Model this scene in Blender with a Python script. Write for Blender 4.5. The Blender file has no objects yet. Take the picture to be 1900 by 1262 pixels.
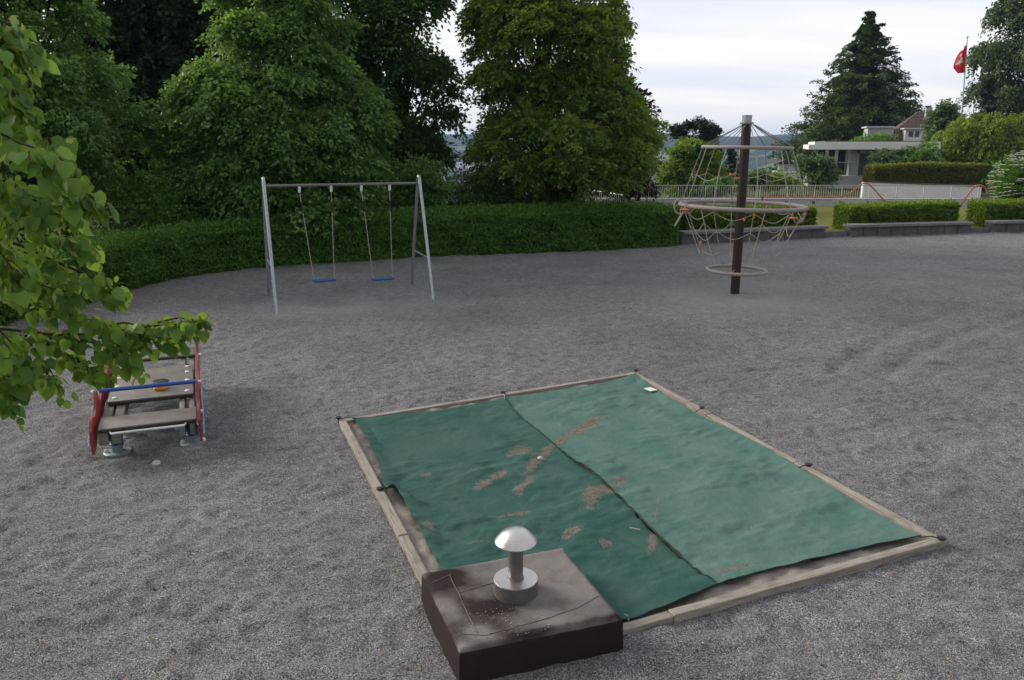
import bpy, math, random
import numpy as np
from mathutils import Vector, Matrix
SC = bpy.context.scene
COL = SC.collection
R = math.radians
rng = np.random.default_rng(11)
random.seed(5)

# ------------------------------------------------------------------ camera, world, sun, exposure
CAMH, FPX = 3.4, 1449.0
PITCH = math.atan((631 - 268) / FPX)
cam = bpy.data.cameras.new('camera'); camo = bpy.data.objects.new('camera', cam); COL.objects.link(camo)
cam.sensor_width = 36.0; cam.lens = FPX / 1900 * 36; cam.clip_start = .05; cam.clip_end = 9000
camo.location = (0, 0, CAMH); camo.rotation_euler = (R(90) - PITCH, 0, 0)
SC.camera = camo

SUN_EL, SUN_AZ = 25.0, -66.0          # azimuth measured from +Y towards +X
w = bpy.data.worlds.new('World'); SC.world = w; w.use_nodes = True
nt = w.node_tree; nt.nodes.clear()
def wn(t, **k):
    n = nt.nodes.new(t)
    for a, b in k.items(): setattr(n, a, b)
    return n
wo = wn('ShaderNodeOutputWorld'); bg = wn('ShaderNodeBackground'); bg.inputs['Strength'].default_value = 0.1
sky = wn('ShaderNodeTexSky', sky_type='NISHITA', sun_disc=False)
sky.sun_elevation = R(SUN_EL); sky.sun_rotation = R(SUN_AZ); sky.dust_density = 2.0; sky.altitude = 500
tc = wn('ShaderNodeTexCoord'); sep = wn('ShaderNodeSeparateXYZ'); nt.links.new(tc.outputs['Generated'], sep.inputs[0])
# cloud deck: project the direction on a flat layer so the bands compress towards the horizon
mz = wn('ShaderNodeMath', operation='MAXIMUM'); mz.inputs[1].default_value = 0.0; nt.links.new(sep.outputs['Z'], mz.inputs[0])
az = wn('ShaderNodeMath', operation='ADD'); az.inputs[1].default_value = 0.16; nt.links.new(mz.outputs[0], az.inputs[0])
dx = wn('ShaderNodeMath', operation='DIVIDE'); nt.links.new(sep.outputs['X'], dx.inputs[0]); nt.links.new(az.outputs[0], dx.inputs[1])
dy = wn('ShaderNodeMath', operation='DIVIDE'); nt.links.new(sep.outputs['Y'], dy.inputs[0]); nt.links.new(az.outputs[0], dy.inputs[1])
cb = wn('ShaderNodeCombineXYZ'); nt.links.new(dx.outputs[0], cb.inputs[0]); nt.links.new(dy.outputs[0], cb.inputs[1])
cmap = wn('ShaderNodeMapping'); cmap.inputs['Scale'].default_value = (.35, 1.0, 1); cmap.inputs['Rotation'].default_value = (0, 0, R(14))
nt.links.new(cb.outputs[0], cmap.inputs[0])
cn = wn('ShaderNodeTexNoise'); cn.inputs['Scale'].default_value = 1.1; cn.inputs['Detail'].default_value = 6; cn.inputs['Roughness'].default_value = .55
nt.links.new(cmap.outputs[0], cn.inputs['Vector'])
cr = wn('ShaderNodeValToRGB')
cr.color_ramp.elements[0].position = .40; cr.color_ramp.elements[0].color = (5.7, 5.9, 6.5, 1)
cr.color_ramp.elements[1].position = .58; cr.color_ramp.elements[1].color = (7.1, 6.85, 6.7, 1)
nt.links.new(cn.outputs['Fac'], cr.inputs[0])
mx = wn('ShaderNodeMixRGB'); mx.inputs[0].default_value = .9
nt.links.new(sky.outputs[0], mx.inputs[1]); nt.links.new(cr.outputs[0], mx.inputs[2])
# evening overcast: brighter towards the sunset side ahead, dimmer behind the viewer
dt = wn('ShaderNodeVectorMath', operation='DOT_PRODUCT'); dt.inputs[1].default_value = (-.42, .90, .10); nt.links.new(tc.outputs['Generated'], dt.inputs[0])
mr = wn('ShaderNodeMapRange', interpolation_type='SMOOTHSTEP'); nt.links.new(dt.outputs['Value'], mr.inputs['Value'])
mr.inputs['From Min'].default_value = -.7; mr.inputs['From Max'].default_value = .75; mr.inputs['To Min'].default_value = .70; mr.inputs['To Max'].default_value = 1.0
vs_ = wn('ShaderNodeVectorMath', operation='SCALE'); nt.links.new(mx.outputs[0], vs_.inputs[0]); nt.links.new(mr.outputs[0], vs_.inputs['Scale'])
nt.links.new(vs_.outputs[0], bg.inputs[0]); nt.links.new(bg.outputs[0], wo.inputs[0])

sl = bpy.data.lights.new('sun', 'SUN'); so = bpy.data.objects.new('sun', sl); COL.objects.link(so)
sl.energy = 2.6; sl.angle = R(24); sl.color = (1.0, .93, .82)
sdir = Vector((math.sin(R(SUN_AZ)) * math.cos(R(SUN_EL)), math.cos(R(SUN_AZ)) * math.cos(R(SUN_EL)), math.sin(R(SUN_EL))))
so.rotation_euler = sdir.to_track_quat('Z', 'Y').to_euler()
SC.view_settings.view_transform = 'Standard'; SC.view_settings.look = 'None'
SC.view_settings.exposure = 0.68; SC.view_settings.gamma = 1.0; SC.view_settings.use_curve_mapping = False
SC.cycles.max_bounces = 8; SC.cycles.transparent_max_bounces = 8; SC.cycles.volume_bounces = 0

# ------------------------------------------------------------------ helpers
cp, sp_ = math.cos(PITCH), math.sin(PITCH)
def G(u, v, z=0.0):                    # photo measurement -> point on the level z
    a = (u - 950) / FPX; b = -(v - 631) / FPX
    y = cp + b * sp_; zz = -sp_ + b * cp; t = (z - CAMH) / zz
    return np.array([a * t, y * t, z])
def P(u, v, Y):                        # photo measurement -> point at the distance Y
    a = (u - 950) / FPX; b = -(v - 631) / FPX
    y = cp + b * sp_; zz = -sp_ + b * cp; t = Y / y
    return np.array([a * t, Y, CAMH + zz * t])

def nrm(a):
    a = np.asarray(a, float); return a / np.maximum(np.linalg.norm(a, axis=-1, keepdims=True), 1e-9)

def hash2(ix, iy, seed):
    h = (ix.astype(np.int64) * 374761393 + iy.astype(np.int64) * 668265263 + seed * 974711) & 0x7fffffff
    h = ((h ^ (h >> 13)) * 1274126177) & 0x7fffffff
    return ((h ^ (h >> 16)) & 0xffff) / 65535.0
def vnoise(x, y, seed=0):
    ix = np.floor(x); iy = np.floor(y); fx = x - ix; fy = y - iy
    fx = fx * fx * (3 - 2 * fx); fy = fy * fy * (3 - 2 * fy)
    a = hash2(ix, iy, seed); b = hash2(ix + 1, iy, seed); c = hash2(ix, iy + 1, seed); d = hash2(ix + 1, iy + 1, seed)
    return (a * (1 - fx) + b * fx) * (1 - fy) + (c * (1 - fx) + d * fx) * fy - .5
def fbm(x, y, seed=0, o=4):
    s = 0; a = 1.0
    for i in range(o):
        s = s + a * vnoise(x * 2 ** i + 17.3 * i, y * 2 ** i - 9.1 * i, seed + i); a *= .5
    return s
def sstep(a, b, x):
    t = np.clip((x - a) / (b - a), 0, 1); return t * t * (3 - 2 * t)

def tag(o, label=None, cat=None, group=None, kind=None):
    if label: o['label'] = label
    if cat: o['category'] = cat
    if group: o['group'] = group
    if kind: o['kind'] = kind
    return o
def thing(name, loc, label, cat, group=None):
    o = bpy.data.objects.new(name, None); COL.objects.link(o); o.location = tuple(map(float, loc)); o.empty_display_size = .2
    return tag(o, label, cat, group)
def wloc(o):
    v = Vector((0, 0, 0))
    while o: v += o.location; o = o.parent
    return np.array(v)
def link(name, me, mat, parent=None, smooth=False):
    me.materials.append(mat)
    if smooth: me.polygons.foreach_set('use_smooth', np.ones(len(me.polygons), bool))
    o = bpy.data.objects.new(name, me); COL.objects.link(o)
    if parent: o.parent = parent
    return o
def quadmesh(name, V, F, attrs=None):            # V (n,3), F (m,4) numpy
    me = bpy.data.meshes.new(name); V = np.ascontiguousarray(V, np.float32); F = np.ascontiguousarray(F, np.int32)
    m, k = F.shape
    me.vertices.add(len(V)); me.vertices.foreach_set('co', V.ravel())
    me.loops.add(m * k); me.loops.foreach_set('vertex_index', F.ravel())
    me.polygons.add(m); me.polygons.foreach_set('loop_start', np.arange(m, dtype=np.int32) * k)
    me.polygons.foreach_set('loop_total', np.full(m, k, np.int32))
    for nme, (dom, arr) in (attrs or {}).items():
        at = me.attributes.new(nme, 'FLOAT', dom); at.data.foreach_set('value', np.ascontiguousarray(arr, np.float32))
    me.update(calc_edges=True); return me
class MB:                                         # collects shapes, links them as one mesh
    def __init__(s): s.V = []; s.F = []; s.n = 0
    def add(s, V, F):
        V = np.asarray(V, float); s.V.append(V); s.F += [tuple(i + s.n for i in f) for f in F]; s.n += len(V); return s
    def box(s, c, size, rot=None, bev=.0):
        hx, hy, hz = [q / 2 for q in size]
        b = min(bev, hx * .9, hy * .9, hz * .9)
        if b <= 0:
            V = [(x, y, z) for x in (-hx, hx) for y in (-hy, hy) for z in (-hz, hz)]
            F = [(0, 1, 3, 2), (4, 6, 7, 5), (0, 4, 5, 1), (2, 3, 7, 6), (0, 2, 6, 4), (1, 5, 7, 3)]
        else:
            import bmesh
            bm = bmesh.new(); bmesh.ops.create_cube(bm, size=1.0)
            for v in bm.verts: v.co = Vector((v.co.x * 2 * hx, v.co.y * 2 * hy, v.co.z * 2 * hz))
            bmesh.ops.bevel(bm, geom=list(bm.edges), offset=b, segments=2, affect='EDGES', profile=.5)
            bm.verts.index_update()
            V = [tuple(v.co) for v in bm.verts]; F = [tuple(v.index for v in f.verts) for f in bm.faces]; bm.free()
        V = np.array(V, float)
        if rot is not None: V = V @ np.array(rot).T
        return s.add(V + np.array(c, float), F)
    def tube(s, path, rad, n=8, cap=True, closed=False):
        path = np.asarray(path, float); m = len(path); rad = np.broadcast_to(np.asarray(rad, float), (m,))
        if closed: T = nrm(np.roll(path, -1, 0) - np.roll(path, 1, 0))
        else: T = nrm(np.gradient(path, axis=0))
        up = np.array([0, 0, 1.0]) if abs(T[0][2]) < .9 else np.array([1.0, 0, 0])
        N = nrm(np.cross(T[0], up)); V = []
        for i in range(m):
            N = nrm(N - T[i] * np.dot(N, T[i])); B = np.cross(T[i], N)
            a = np.arange(n) * 2 * math.pi / n
            V.append(path[i] + rad[i] * (np.cos(a)[:, None] * N + np.sin(a)[:, None] * B))
        V = np.concatenate(V); F = []
        for i in range(m if closed else m - 1):
            j = (i + 1) % m
            for k in range(n):
                F.append((i * n + k, i * n + (k + 1) % n, j * n + (k + 1) % n, j * n + k))
        if cap and not closed: F += [tuple(range(n))[::-1], tuple((m - 1) * n + k for k in range(n))]
        return s.add(V, F)
    def lathe(s, c, prof, n=32, cap=True):         # prof: (r, z) list
        c = np.asarray(c, float); a = np.arange(n) * 2 * math.pi / n; V = []
        for r, z in prof: V += [(c[0] + r * math.cos(t), c[1] + r * math.sin(t), c[2] + z) for t in a]
        m = len(prof); F = []
        for i in range(m - 1):
            for k in range(n): F.append((i * n + k, i * n + (k + 1) % n, (i + 1) * n + (k + 1) % n, (i + 1) * n + k))
        if cap: F += [tuple(range(n))[::-1], tuple((m - 1) * n + k for k in range(n))]
        return s.add(V, F)
    def prism(s, pts, off):                        # polygon pts (n,3) extruded by vector off
        pts = np.asarray(pts, float); n = len(pts)
        V = np.concatenate([pts, pts + np.asarray(off, float)])
        F = [tuple(range(n))[::-1], tuple(range(n, 2 * n))] + [(i, (i + 1) % n, n + (i + 1) % n, n + i) for i in range(n)]
        return s.add(V, F)
    def build(s, name, mat, parent=None, smooth=False):
        V = np.concatenate(s.V)
        if parent is not None: V = V - wloc(parent)
        me = bpy.data.meshes.new(name); me.from_pydata([tuple(v) for v in V], [], s.F); me.update()
        o = link(name, me, mat, parent)
        if smooth:
            me.polygons.foreach_set('use_smooth', np.ones(len(me.polygons), bool))
            try: me.set_sharp_from_angle(angle=R(40))
            except Exception: pass
        return o
def copy_tree(o, parent=None):
    c = o.copy(); COL.objects.link(c); c.parent = parent
    for ch in list(o.children): copy_tree(ch, c)
    return c
def rotz(a): return np.array([[math.cos(a), -math.sin(a), 0], [math.sin(a), math.cos(a), 0], [0, 0, 1]])
def frame(xa, za=(0, 0, 1)):                       # rotation whose columns are x axis, y axis, z axis
    xa = nrm(xa); za = np.asarray(za, float); ya = nrm(np.cross(za, xa)); za = np.cross(xa, ya)
    return np.stack([xa, ya, za], 1)
def catmull(pts, n=8):
    pts = np.asarray(pts, float); p = np.concatenate([[2 * pts[0] - pts[1]], pts, [2 * pts[-1] - pts[-2]]]); out = []
    for i in range(1, len(p) - 2):
        for t in np.arange(n) / n:
            out.append(.5 * (2 * p[i] + (p[i + 1] - p[i - 1]) * t + (2 * p[i - 1] - 5 * p[i] + 4 * p[i + 1] - p[i + 2]) * t * t + (3 * p[i] - p[i - 1] - 3 * p[i + 1] + p[i + 2]) * t ** 3))
    out.append(pts[-1]); return np.array(out)

# ------------------------------------------------------------------ materials
class NT:
    def __init__(s, name):
        s.m = bpy.data.materials.new(name); s.m.use_nodes = True; s.t = s.m.node_tree; s.t.nodes.clear()
        s.out = s.n('ShaderNodeOutputMaterial')
    def n(s, t, ins=None, **k):
        q = s.t.nodes.new(t)
        for a, b in k.items(): setattr(q, a, b)
        for a, b in (ins or {}).items():
            if hasattr(b, 'is_linked') or hasattr(b, 'links'): s.t.links.new(b, q.inputs[a])
            else: q.inputs[a].default_value = b
        return q
    def noise(s, scale, detail=4, rough=.55, vec=None, dist=0):
        return s.n('ShaderNodeTexNoise', {'Scale': scale, 'Detail': detail, 'Roughness': rough, 'Distortion': dist, **({'Vector': vec} if vec is not None else {})}).outputs['Fac']
    def ramp(s, fac, stops):
        q = s.n('ShaderNodeValToRGB', {'Fac': fac}); e = q.color_ramp.elements
        while len(e) < len(stops): e.new(.5)
        for i, (p, c) in enumerate(stops): e[i].position = p; e[i].color = (*c, 1)
        return q.outputs[0]
    def mix(s, f, a, b, mode='MIX'):
        g = lambda q: (*q, 1) if isinstance(q, tuple) else q
        return s.n('ShaderNodeMixRGB', {'Fac': f, 'Color1': g(a), 'Color2': g(b)}, blend_type=mode).outputs[0]
    def math(s, op, a, b=0.0, clamp=False): return s.n('ShaderNodeMath', {0: a, 1: b}, operation=op, use_clamp=clamp).outputs[0]
    def maprange(s, v, a, b, c=0., d=1.): return s.n('ShaderNodeMapRange', {'Value': v, 'From Min': a, 'From Max': b, 'To Min': c, 'To Max': d}).outputs[0]
    def attr(s, name): return s.n('ShaderNodeAttribute', attribute_name=name).outputs['Fac']
    def obj(s, scale=(1, 1, 1), rot=(0, 0, 0)):
        t = s.n('ShaderNodeTexCoord').outputs['Object']
        return s.n('ShaderNodeMapping', {'Vector': t, 'Scale': scale, 'Rotation': rot}).outputs[0]
    def bump(s, h, dist=.01, st=1.0, nrm=None):
        return s.n('ShaderNodeBump', {'Height': h, 'Distance': dist, 'Strength': st, **({'Normal': nrm} if nrm is not None else {})}).outputs[0]
    def surf(s, col, rough=.8, metal=0., normal=None, spec=.5):
        ins = {'Base Color': (*col, 1) if isinstance(col, tuple) else col, 'Roughness': rough, 'Metallic': metal, 'Specular IOR Level': spec}
        if normal is not None: ins['Normal'] = normal
        b = s.n('ShaderNodeBsdfPrincipled', ins); s.t.links.new(b.outputs[0], s.out.inputs[0]); return s.m

def simple(name, c1, c2=None, scale=8, rough=.7, metal=0., bump=.002, bscale=60, spec=.4, stretch=(1, 1, 1)):
    q = NT(name); v = q.obj(stretch); c2 = c2 or tuple(x * .7 for x in c1)
    f = q.maprange(q.noise(scale, 5, .6, v), .3, .7)
    col = q.mix(f, c1, c2)
    return q.surf(col, rough, metal, q.bump(q.noise(bscale, 4, .6, v), bump), spec)
def leafmat(name, dark, light, trans, tfac=.35, rough=.5, spec=.3):
    q = NT(name); col = q.mix(q.attr('tint'), dark, light)
    b = q.n('ShaderNodeBsdfPrincipled', {'Base Color': col, 'Roughness': rough, 'Specular IOR Level': spec})
    tcol = q.mix(q.attr('tint'), tuple(x * .6 for x in trans), trans)
    t = q.n('ShaderNodeBsdfTranslucent', {'Color': tcol})
    m = q.n('ShaderNodeMixShader', {0: tfac, 1: b.outputs[0], 2: t.outputs[0]}); q.t.links.new(m.outputs[0], q.out.inputs[0])
    return q.m

M = {}
M['bark'] = simple('bark', (.07, .055, .042), (.03, .025, .02), 14, .9, 0, .01, 30, .2, (1, 1, .25))
M['twig'] = simple('twig bark', (.09, .06, .035), (.05, .035, .02), 30, .85, 0, .002, 80, .2)
M['steel'] = simple('galvanised steel', (.42, .45, .48), (.30, .33, .36), 18, .42, .75, .0006, 90)
M['bar_brown'] = simple('weathered brown steel', (.20, .185, .178), (.13, .12, .115), 25, .6, .1, .0008, 90)
M['rope'] = simple('pale rope', (.42, .38, .33), (.27, .24, .21), 40, .9, 0, .003, 220, .1)
M['cable'] = simple('grey suspension cable', (.22, .20, .19), (.13, .12, .12), 40, .7, .1, .002, 200, .2)
M['hose_ring'] = simple('grey padded ring', (.34, .30, .285), (.24, .21, .20), 30, .75, 0, .002, 160, .3)
M['mast'] = simple('dark stained mast', (.036, .022, .017), (.018, .011, .009), 10, .55, 0, .002, 40, .35, (3, 3, .4))
M['orange'] = simple('faded orange plastic', (.66, .15, .055), (.5, .12, .06), 20, .5, 0, .0005, 60)
M['hose'] = simple('orange hose', (.52, .19, .085), (.38, .14, .07), 6, .6, 0, .001, 60)
M['swing_blue'] = simple('blue swing rubber', (.035, .10, .26), (.02, .06, .17), 30, .6, 0, .001, 120)
M['white_plastic'] = simple('white plastic', (.72, .72, .70), (.55, .55, .54), 20, .5, 0, .0005, 60)
M['red_panel'] = simple('worn red panel', (.30, .035, .032), (.19, .028, .026), 12, .5, 0, .001, 50)
M['bar_blue'] = simple('blue painted bar', (.028, .085, .36), (.022, .06, .26), 20, .38, 0, .0004, 80)
M['blue_pale'] = simple('blue and white chipped paint', (.03, .10, .34), (.40, .48, .62), 46, .5, 0, .001, 80)
M['blue_steel'] = simple('blue painted spring', (.02, .075, .19), (.015, .05, .13), 20, .45, .1, .0005, 60)
M['dark_steel'] = simple('dark steel', (.03, .032, .036), (.02, .02, .022), 20, .5, .3, .0005, 60)
M['board'] = simple('grey brown coated board', (.20, .18, .165), (.135, .12, .11), 7, .45, 0, .0008, 110, .5)
M['board_edge'] = simple('dark board edge', (.045, .04, .038), (.03, .027, .026), 10, .6)
M['wood_beam'] = simple('grey weathered wood', (.26, .245, .225), (.15, .135, .12), 5, .85, 0, .004, 26, .2, (1, 1, 6))
M['yellow'] = simple('yellow plastic', (.55, .27, .02), (.42, .2, .02), 20, .4, 0, .0003, 60)
M['zinc'] = simple('zinc grey plate', (.24, .29, .31), (.17, .20, .22), 15, .5, .3, .001, 60)
M['chrome'] = simple('bright tube', (.62, .62, .63), (.5, .5, .51), 15, .28, .9, .0003, 60)
M['concrete_dark'] = simple('dark concrete', (.14, .135, .135), (.085, .08, .082), 3, .9, 0, .004, 30, .2)
M['bench_top'] = simple('grey bench slab', (.20, .195, .20), (.13, .125, .13), 4, .8, 0, .003, 40, .25)
M['concrete'] = simple('pale concrete', (.58, .58, .595), (.47, .47, .485), 1.2, .85, 0, .004, 14, .2)
M['white_wall'] = simple('white render', (.72, .715, .72), (.60, .595, .60), .6, .8, 0, .002, 20, .2)
M['grey_wall'] = simple('grey render', (.42, .42, .44), (.36, .36, .38), .5, .8, 0, .002, 20, .2)
M['window_dark'] = simple('dark glass', (.03, .035, .04), (.02, .022, .026), 1, .12, 0, 0, 10, .6)
M['blind'] = simple('grey slatted blind', (.10, .105, .115), (.07, .075, .08), 2, .6, .1)
M['dark_trim'] = simple('dark roofing', (.05, .05, .055), (.035, .035, .04), 2, .8)
M['rail_steel'] = simple('rail steel', (.55, .545, .54), (.42, .415, .41), 6, .5, .5, .0005, 60)
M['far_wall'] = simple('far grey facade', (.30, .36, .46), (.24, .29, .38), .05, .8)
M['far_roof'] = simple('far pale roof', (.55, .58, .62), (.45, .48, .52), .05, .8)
M['stone'] = simple('pale stone', (.48, .47, .44), (.36, .35, .33), 30, .85, 0, .003, 60)
M['paper'] = simple('white label', (.70, .70, .68), (.6, .6, .58), 60, .7, 0, .0002, 100)
M['cord'] = simple('black cord', (.015, .02, .02), (.01, .012, .012), 80, .8, 0, .001, 200)

# gravel: small stones, broad drifts, trodden paler zones (vertex attribute 'worn')
def gravel_mat():
    q = NT('grey gravel'); v = q.obj()
    vor = q.n('ShaderNodeTexVoronoi', {'Vector': v, 'Scale': 155.0, 'Randomness': 1.0})
    rv = q.n('ShaderNodeSeparateColor', {'Color': vor.outputs['Color']}).outputs[0]
    st = q.ramp(rv, [(0, (.074, .075, .083)), (.35, (.212, .214, .227)), (.72, (.362, .363, .378)), (.94, (.51, .510, .518)), (1, (.68, .677, .672))])
    warm = q.mix(q.maprange(q.noise(260, 2, .5, v), .62, .72), st, (.22, .15, .11))
    big = q.maprange(q.noise(.55, 5, .6, v), .3, .7, .82, 1.16)
    mid = q.maprange(q.noise(6.5, 4, .65, v), .3, .7, .80, 1.2)
    col = q.mix(1.0, warm, q.n('ShaderNodeCombineColor', {0: q.math('MULTIPLY', big, mid), 1: q.math('MULTIPLY', big, mid), 2: q.math('MULTIPLY', big, mid)}).outputs[0], 'MULTIPLY')
    col = q.mix(q.math('MULTIPLY', q.attr('worn'), .65), col, (.46, .458, .46))
    h = q.math('ADD', q.math('MULTIPLY', vor.outputs['Distance'], -1.0), q.math('MULTIPLY', q.noise(30, 5, .7, v), 1.6))
    hb = q.bump(q.math('ADD', q.noise(11.0, 5, .65, q.obj((.7, 1.3, 1))), q.math('MULTIPLY', q.noise(4.4, 3, .6, q.obj((.7, 1.2, 1))), 1.0)), .17, 1.0)
    return q.surf(col, .92, 0, q.bump(h, .014, 1.0, hb), .25)
M['gravel'] = gravel_mat()
def sand_mat():
    q = NT('grey brown sand'); v = q.obj()
    c = q.ramp(q.noise(14, 6, .65, v), [(.3, (.20, .18, .165)), (.7, (.35, .322, .30))])
    return q.surf(q.mix(q.maprange(q.noise(220, 2, .5, v), .35, .65), c, (.20, .18, .165)), .95, 0, q.bump(q.noise(50, 6, .7, v), .01, .7), .15)
M['sand'] = sand_mat()
def cover_mat(name, base, dusty, dust):
    q = NT(name); v = q.obj(); sp = q.n('ShaderNodeSeparateXYZ', {'Vector': v})
    c = q.mix(q.maprange(q.noise(1.6, 5, .6, v), .32, .68, 0, dust), base, dusty)
    c = q.mix(q.maprange(q.noise(5, 5, .7, v), .55, .8, 0, .45), c, dusty)
    c = q.mix(q.maprange(q.noise(90, 3, .6, v), .3, .7, .0, .35), c, tuple(x * .55 for x in base))
    g1 = q.maprange(q.noise(150, 2, .6, v), .33, .67); g2 = q.maprange(q.noise(34, 4, .65, v), .33, .67)
    sm_ = q.math('ADD', q.attr('sand'), q.math('MULTIPLY', q.math('SUBTRACT', q.math('ADD', g1, g2), 1.0), .55))
    s = q.math('MULTIPLY', q.maprange(sm_, .42, .68), q.math('GREATER_THAN', q.attr('sand'), .02)); s = q.math('MULTIPLY', s, .85, True)
    sandc = q.mix(g1, (.10, .082, .070), (.26, .222, .192))
    c = q.mix(s, c, sandc)
    wv = q.math('ADD', q.n('ShaderNodeTexWave', {'Vector': v, 'Scale': 60.0}, bands_direction='X').outputs['Fac'], q.n('ShaderNodeTexWave', {'Vector': v, 'Scale': 60.0}, bands_direction='Y').outputs['Fac'])
    n1 = q.bump(wv, .002, .5); n2 = q.bump(q.noise(11, 5, .6, v), .03, .5, n1)
    return q.surf(c, .85, 0, n2, .2)
M['cover_dark'] = cover_mat('green mesh cover', (.023, .084, .071), (.072, .138, .122), .6)
M['cover_pale'] = cover_mat('dusty green mesh cover', (.056, .142, .121), (.125, .200, .174), .9)
M['seam'] = simple('dark seam', (.008, .03, .022), (.006, .02, .016), 60, .9)
def felt_mat():                         # bitumen felt, pale dust on the top with its own patches (attribute 'dust')
    q = NT('bitumen felt with dust'); v = q.obj()
    base = q.mix(q.noise(5, 5, .6, v), (.031, .019, .020), (.015, .010, .011))
    d = q.math('ADD', q.attr('dust'), q.math('MULTIPLY', q.math('SUBTRACT', q.noise(9, 8, .72, v), .5), .7))
    d2 = q.math('MULTIPLY', q.maprange(d, .10, 1.0), .8, True)
    grain = q.maprange(q.noise(170, 2, .6, v), .35, .65, .7, 1.0)
    c = q.mix(q.math('MULTIPLY', d2, grain), base, q.mix(q.noise(60, 3, .6, v), (.205, .190, .182), (.30, .285, .275)))
    return q.surf(c, .88, 0, q.bump(q.noise(120, 5, .7, v), .006, .8), .2)
M['felt'] = felt_mat()
def beam_mat():
    q = NT('weathered timber'); v = q.obj()
    ring = q.n('ShaderNodeTexNoise', {'Vector': q.obj((4, 60, 60)), 'Scale': 1.0, 'Detail': 5.0, 'Roughness': .6}).outputs['Fac']
    c = q.ramp(ring, [(.25, (.13, .108, .088)), (.5, (.27, .243, .212)), (.75, (.37, .34, .30))])
    c = q.mix(q.maprange(q.noise(3.5, 5, .65, v), .5, .75, 0, .6), c, (.12, .112, .105))
    return q.surf(c, .88, 0, q.bump(ring, .006, .6), .2)
M['beam'] = beam_mat()
def brushed():
    q = NT('brushed stainless'); v = q.obj((1, 1, 40))
    c = q.mix(q.noise(6, 3, .5, v), (.62, .61, .605), (.50, .49, .485))
    c = q.mix(q.maprange(q.noise(9, 5, .6, q.obj()), .5, .72, 0, .35), c, (.36, .34, .33))
    return q.surf(c, q.maprange(q.noise(5, 4, .6, v), .3, .7, .32, .44), 1.0, q.bump(q.noise(30, 3, .5, v), .0006, .4))
M['brushed'] = brushed()
M['dull_metal'] = simple('dull zinc sheet', (.22, .215, .205), (.16, .155, .15), 9, .5, .7, .0008, 50)
def tile_mat():
    q = NT('brown roof tiles'); v = q.obj()
    b = q.n('ShaderNodeTexBrick', {'Vector': q.n('ShaderNodeMapping', {'Vector': q.n('ShaderNodeUVMap').outputs[0]}).outputs[0], 'Color1': (.072, .042, .036, 1), 'Color2': (.055, .034, .030, 1), 'Mortar': (.115, .085, .075, 1), 'Scale': 1.0, 'Mortar Size': .05, 'Brick Width': .45, 'Row Height': .45})
    return q.surf(b.outputs[0], .85, 0, q.bump(b.outputs['Fac'], .04, .5))
def terrain_mat():
    q = NT('far fields and woods'); v = q.obj(); sp = q.n('ShaderNodeSeparateXYZ', {'Vector': v})
    near = q.mix(q.noise(.7, 6, .65, v), (.030, .045, .014), (.075, .085, .03))
    f = q.noise(.0042, 5, .55, q.obj((.55, 1.5, 1)))
    wood = q.mix(q.noise(.12, 5, .7, v), (.012, .026, .014), (.03, .05, .022))
    field = q.mix(q.noise(.006, 3, .5, v), (.11, .16, .05), (.17, .19, .08))
    far = q.mix(q.maprange(f, .54, .57), wood, field)
    far = q.mix(q.maprange(sp.outputs[2], -6, 2), far, wood)
    c = q.mix(q.maprange(sp.outputs[1], 130, 260), near, far)
    return q.surf(c, .95, 0, q.bump(q.noise(.2, 6, .7, v), 6.0, q.maprange(sp.outputs[1], 150, 300)), .1)
M['terrain'] = terrain_mat()
def lawn_mat():
    q = NT('dry lawn'); v = q.obj()
    c = q.ramp(q.noise(2.5, 6, .7, v), [(.3, (.075, .105, .02)), (.55, (.15, .15, .035)), (.75, (.19, .15, .06))])
    return q.surf(c, .95, 0, q.bump(q.noise(60, 4, .7, v), .03), .1)
M['lawn'] = lawn_mat()

L = {}
L['linden'] = leafmat('linden leaves', (0.040, 0.120, 0.020), (0.165, 0.290, 0.042), (0.36, 0.54, 0.06), .46, .42, .35)
L['bract'] = leafmat('linden bracts', (.22, .28, .07), (.36, .40, .13), (.42, .48, .12), .4)
L['mid'] = leafmat('mid green leaves', (0.036, 0.112, 0.026), (0.190, 0.330, 0.084), (0.31, 0.52, 0.08), .36)
L['yellow'] = leafmat('yellow green leaves', (0.032, 0.099, 0.014), (0.160, 0.248, 0.040), (0.34, 0.46, 0.045), .38)
L['deep'] = leafmat('deep green leaves', (0.024, 0.068, 0.018), (0.105, 0.190, 0.048), (0.135, 0.257, 0.041), .30)
L['darkest'] = leafmat('darkest green leaves', (0.009, 0.025, 0.009), (0.034, 0.069, 0.021), (0.057, 0.103, 0.021), .25)
L['hedge'] = leafmat('hornbeam hedge leaves', (0.032, 0.104, 0.014), (0.120, 0.250, 0.034), (0.22, 0.42, 0.04), .36)
L['hedge_bright'] = leafmat('privet hedge leaves', (0.034, 0.081, 0.007), (0.172, 0.270, 0.023), (0.299, 0.414, 0.023), .36)
L['hedge_gold'] = leafmat('golden hedge leaves', (.055, .068, .012), (.19, .20, .035), (.28, .30, .03), .35)
L['copper'] = leafmat('copper leaves', (.016, .006, .008), (.050, .016, .018), (.10, .022, .02), .25)
L['pine'] = leafmat('pine needles', (.014, .026, .012), (.045, .068, .026), (.04, .06, .02), .12)
L['cedar'] = leafmat('cedar sprays', (0.016, 0.041, 0.011), (0.086, 0.136, 0.023), (0.103, 0.161, 0.023), .22)
L['weep'] = leafmat('weeping leaves', (0.044, 0.094, 0.004), (0.220, 0.297, 0.015), (0.330, 0.418, 0.022), .36)
L['birch'] = leafmat('birch leaves', (0.032, 0.060, 0.021), (0.086, 0.136, 0.048), (0.115, 0.184, 0.046), .28)
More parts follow.
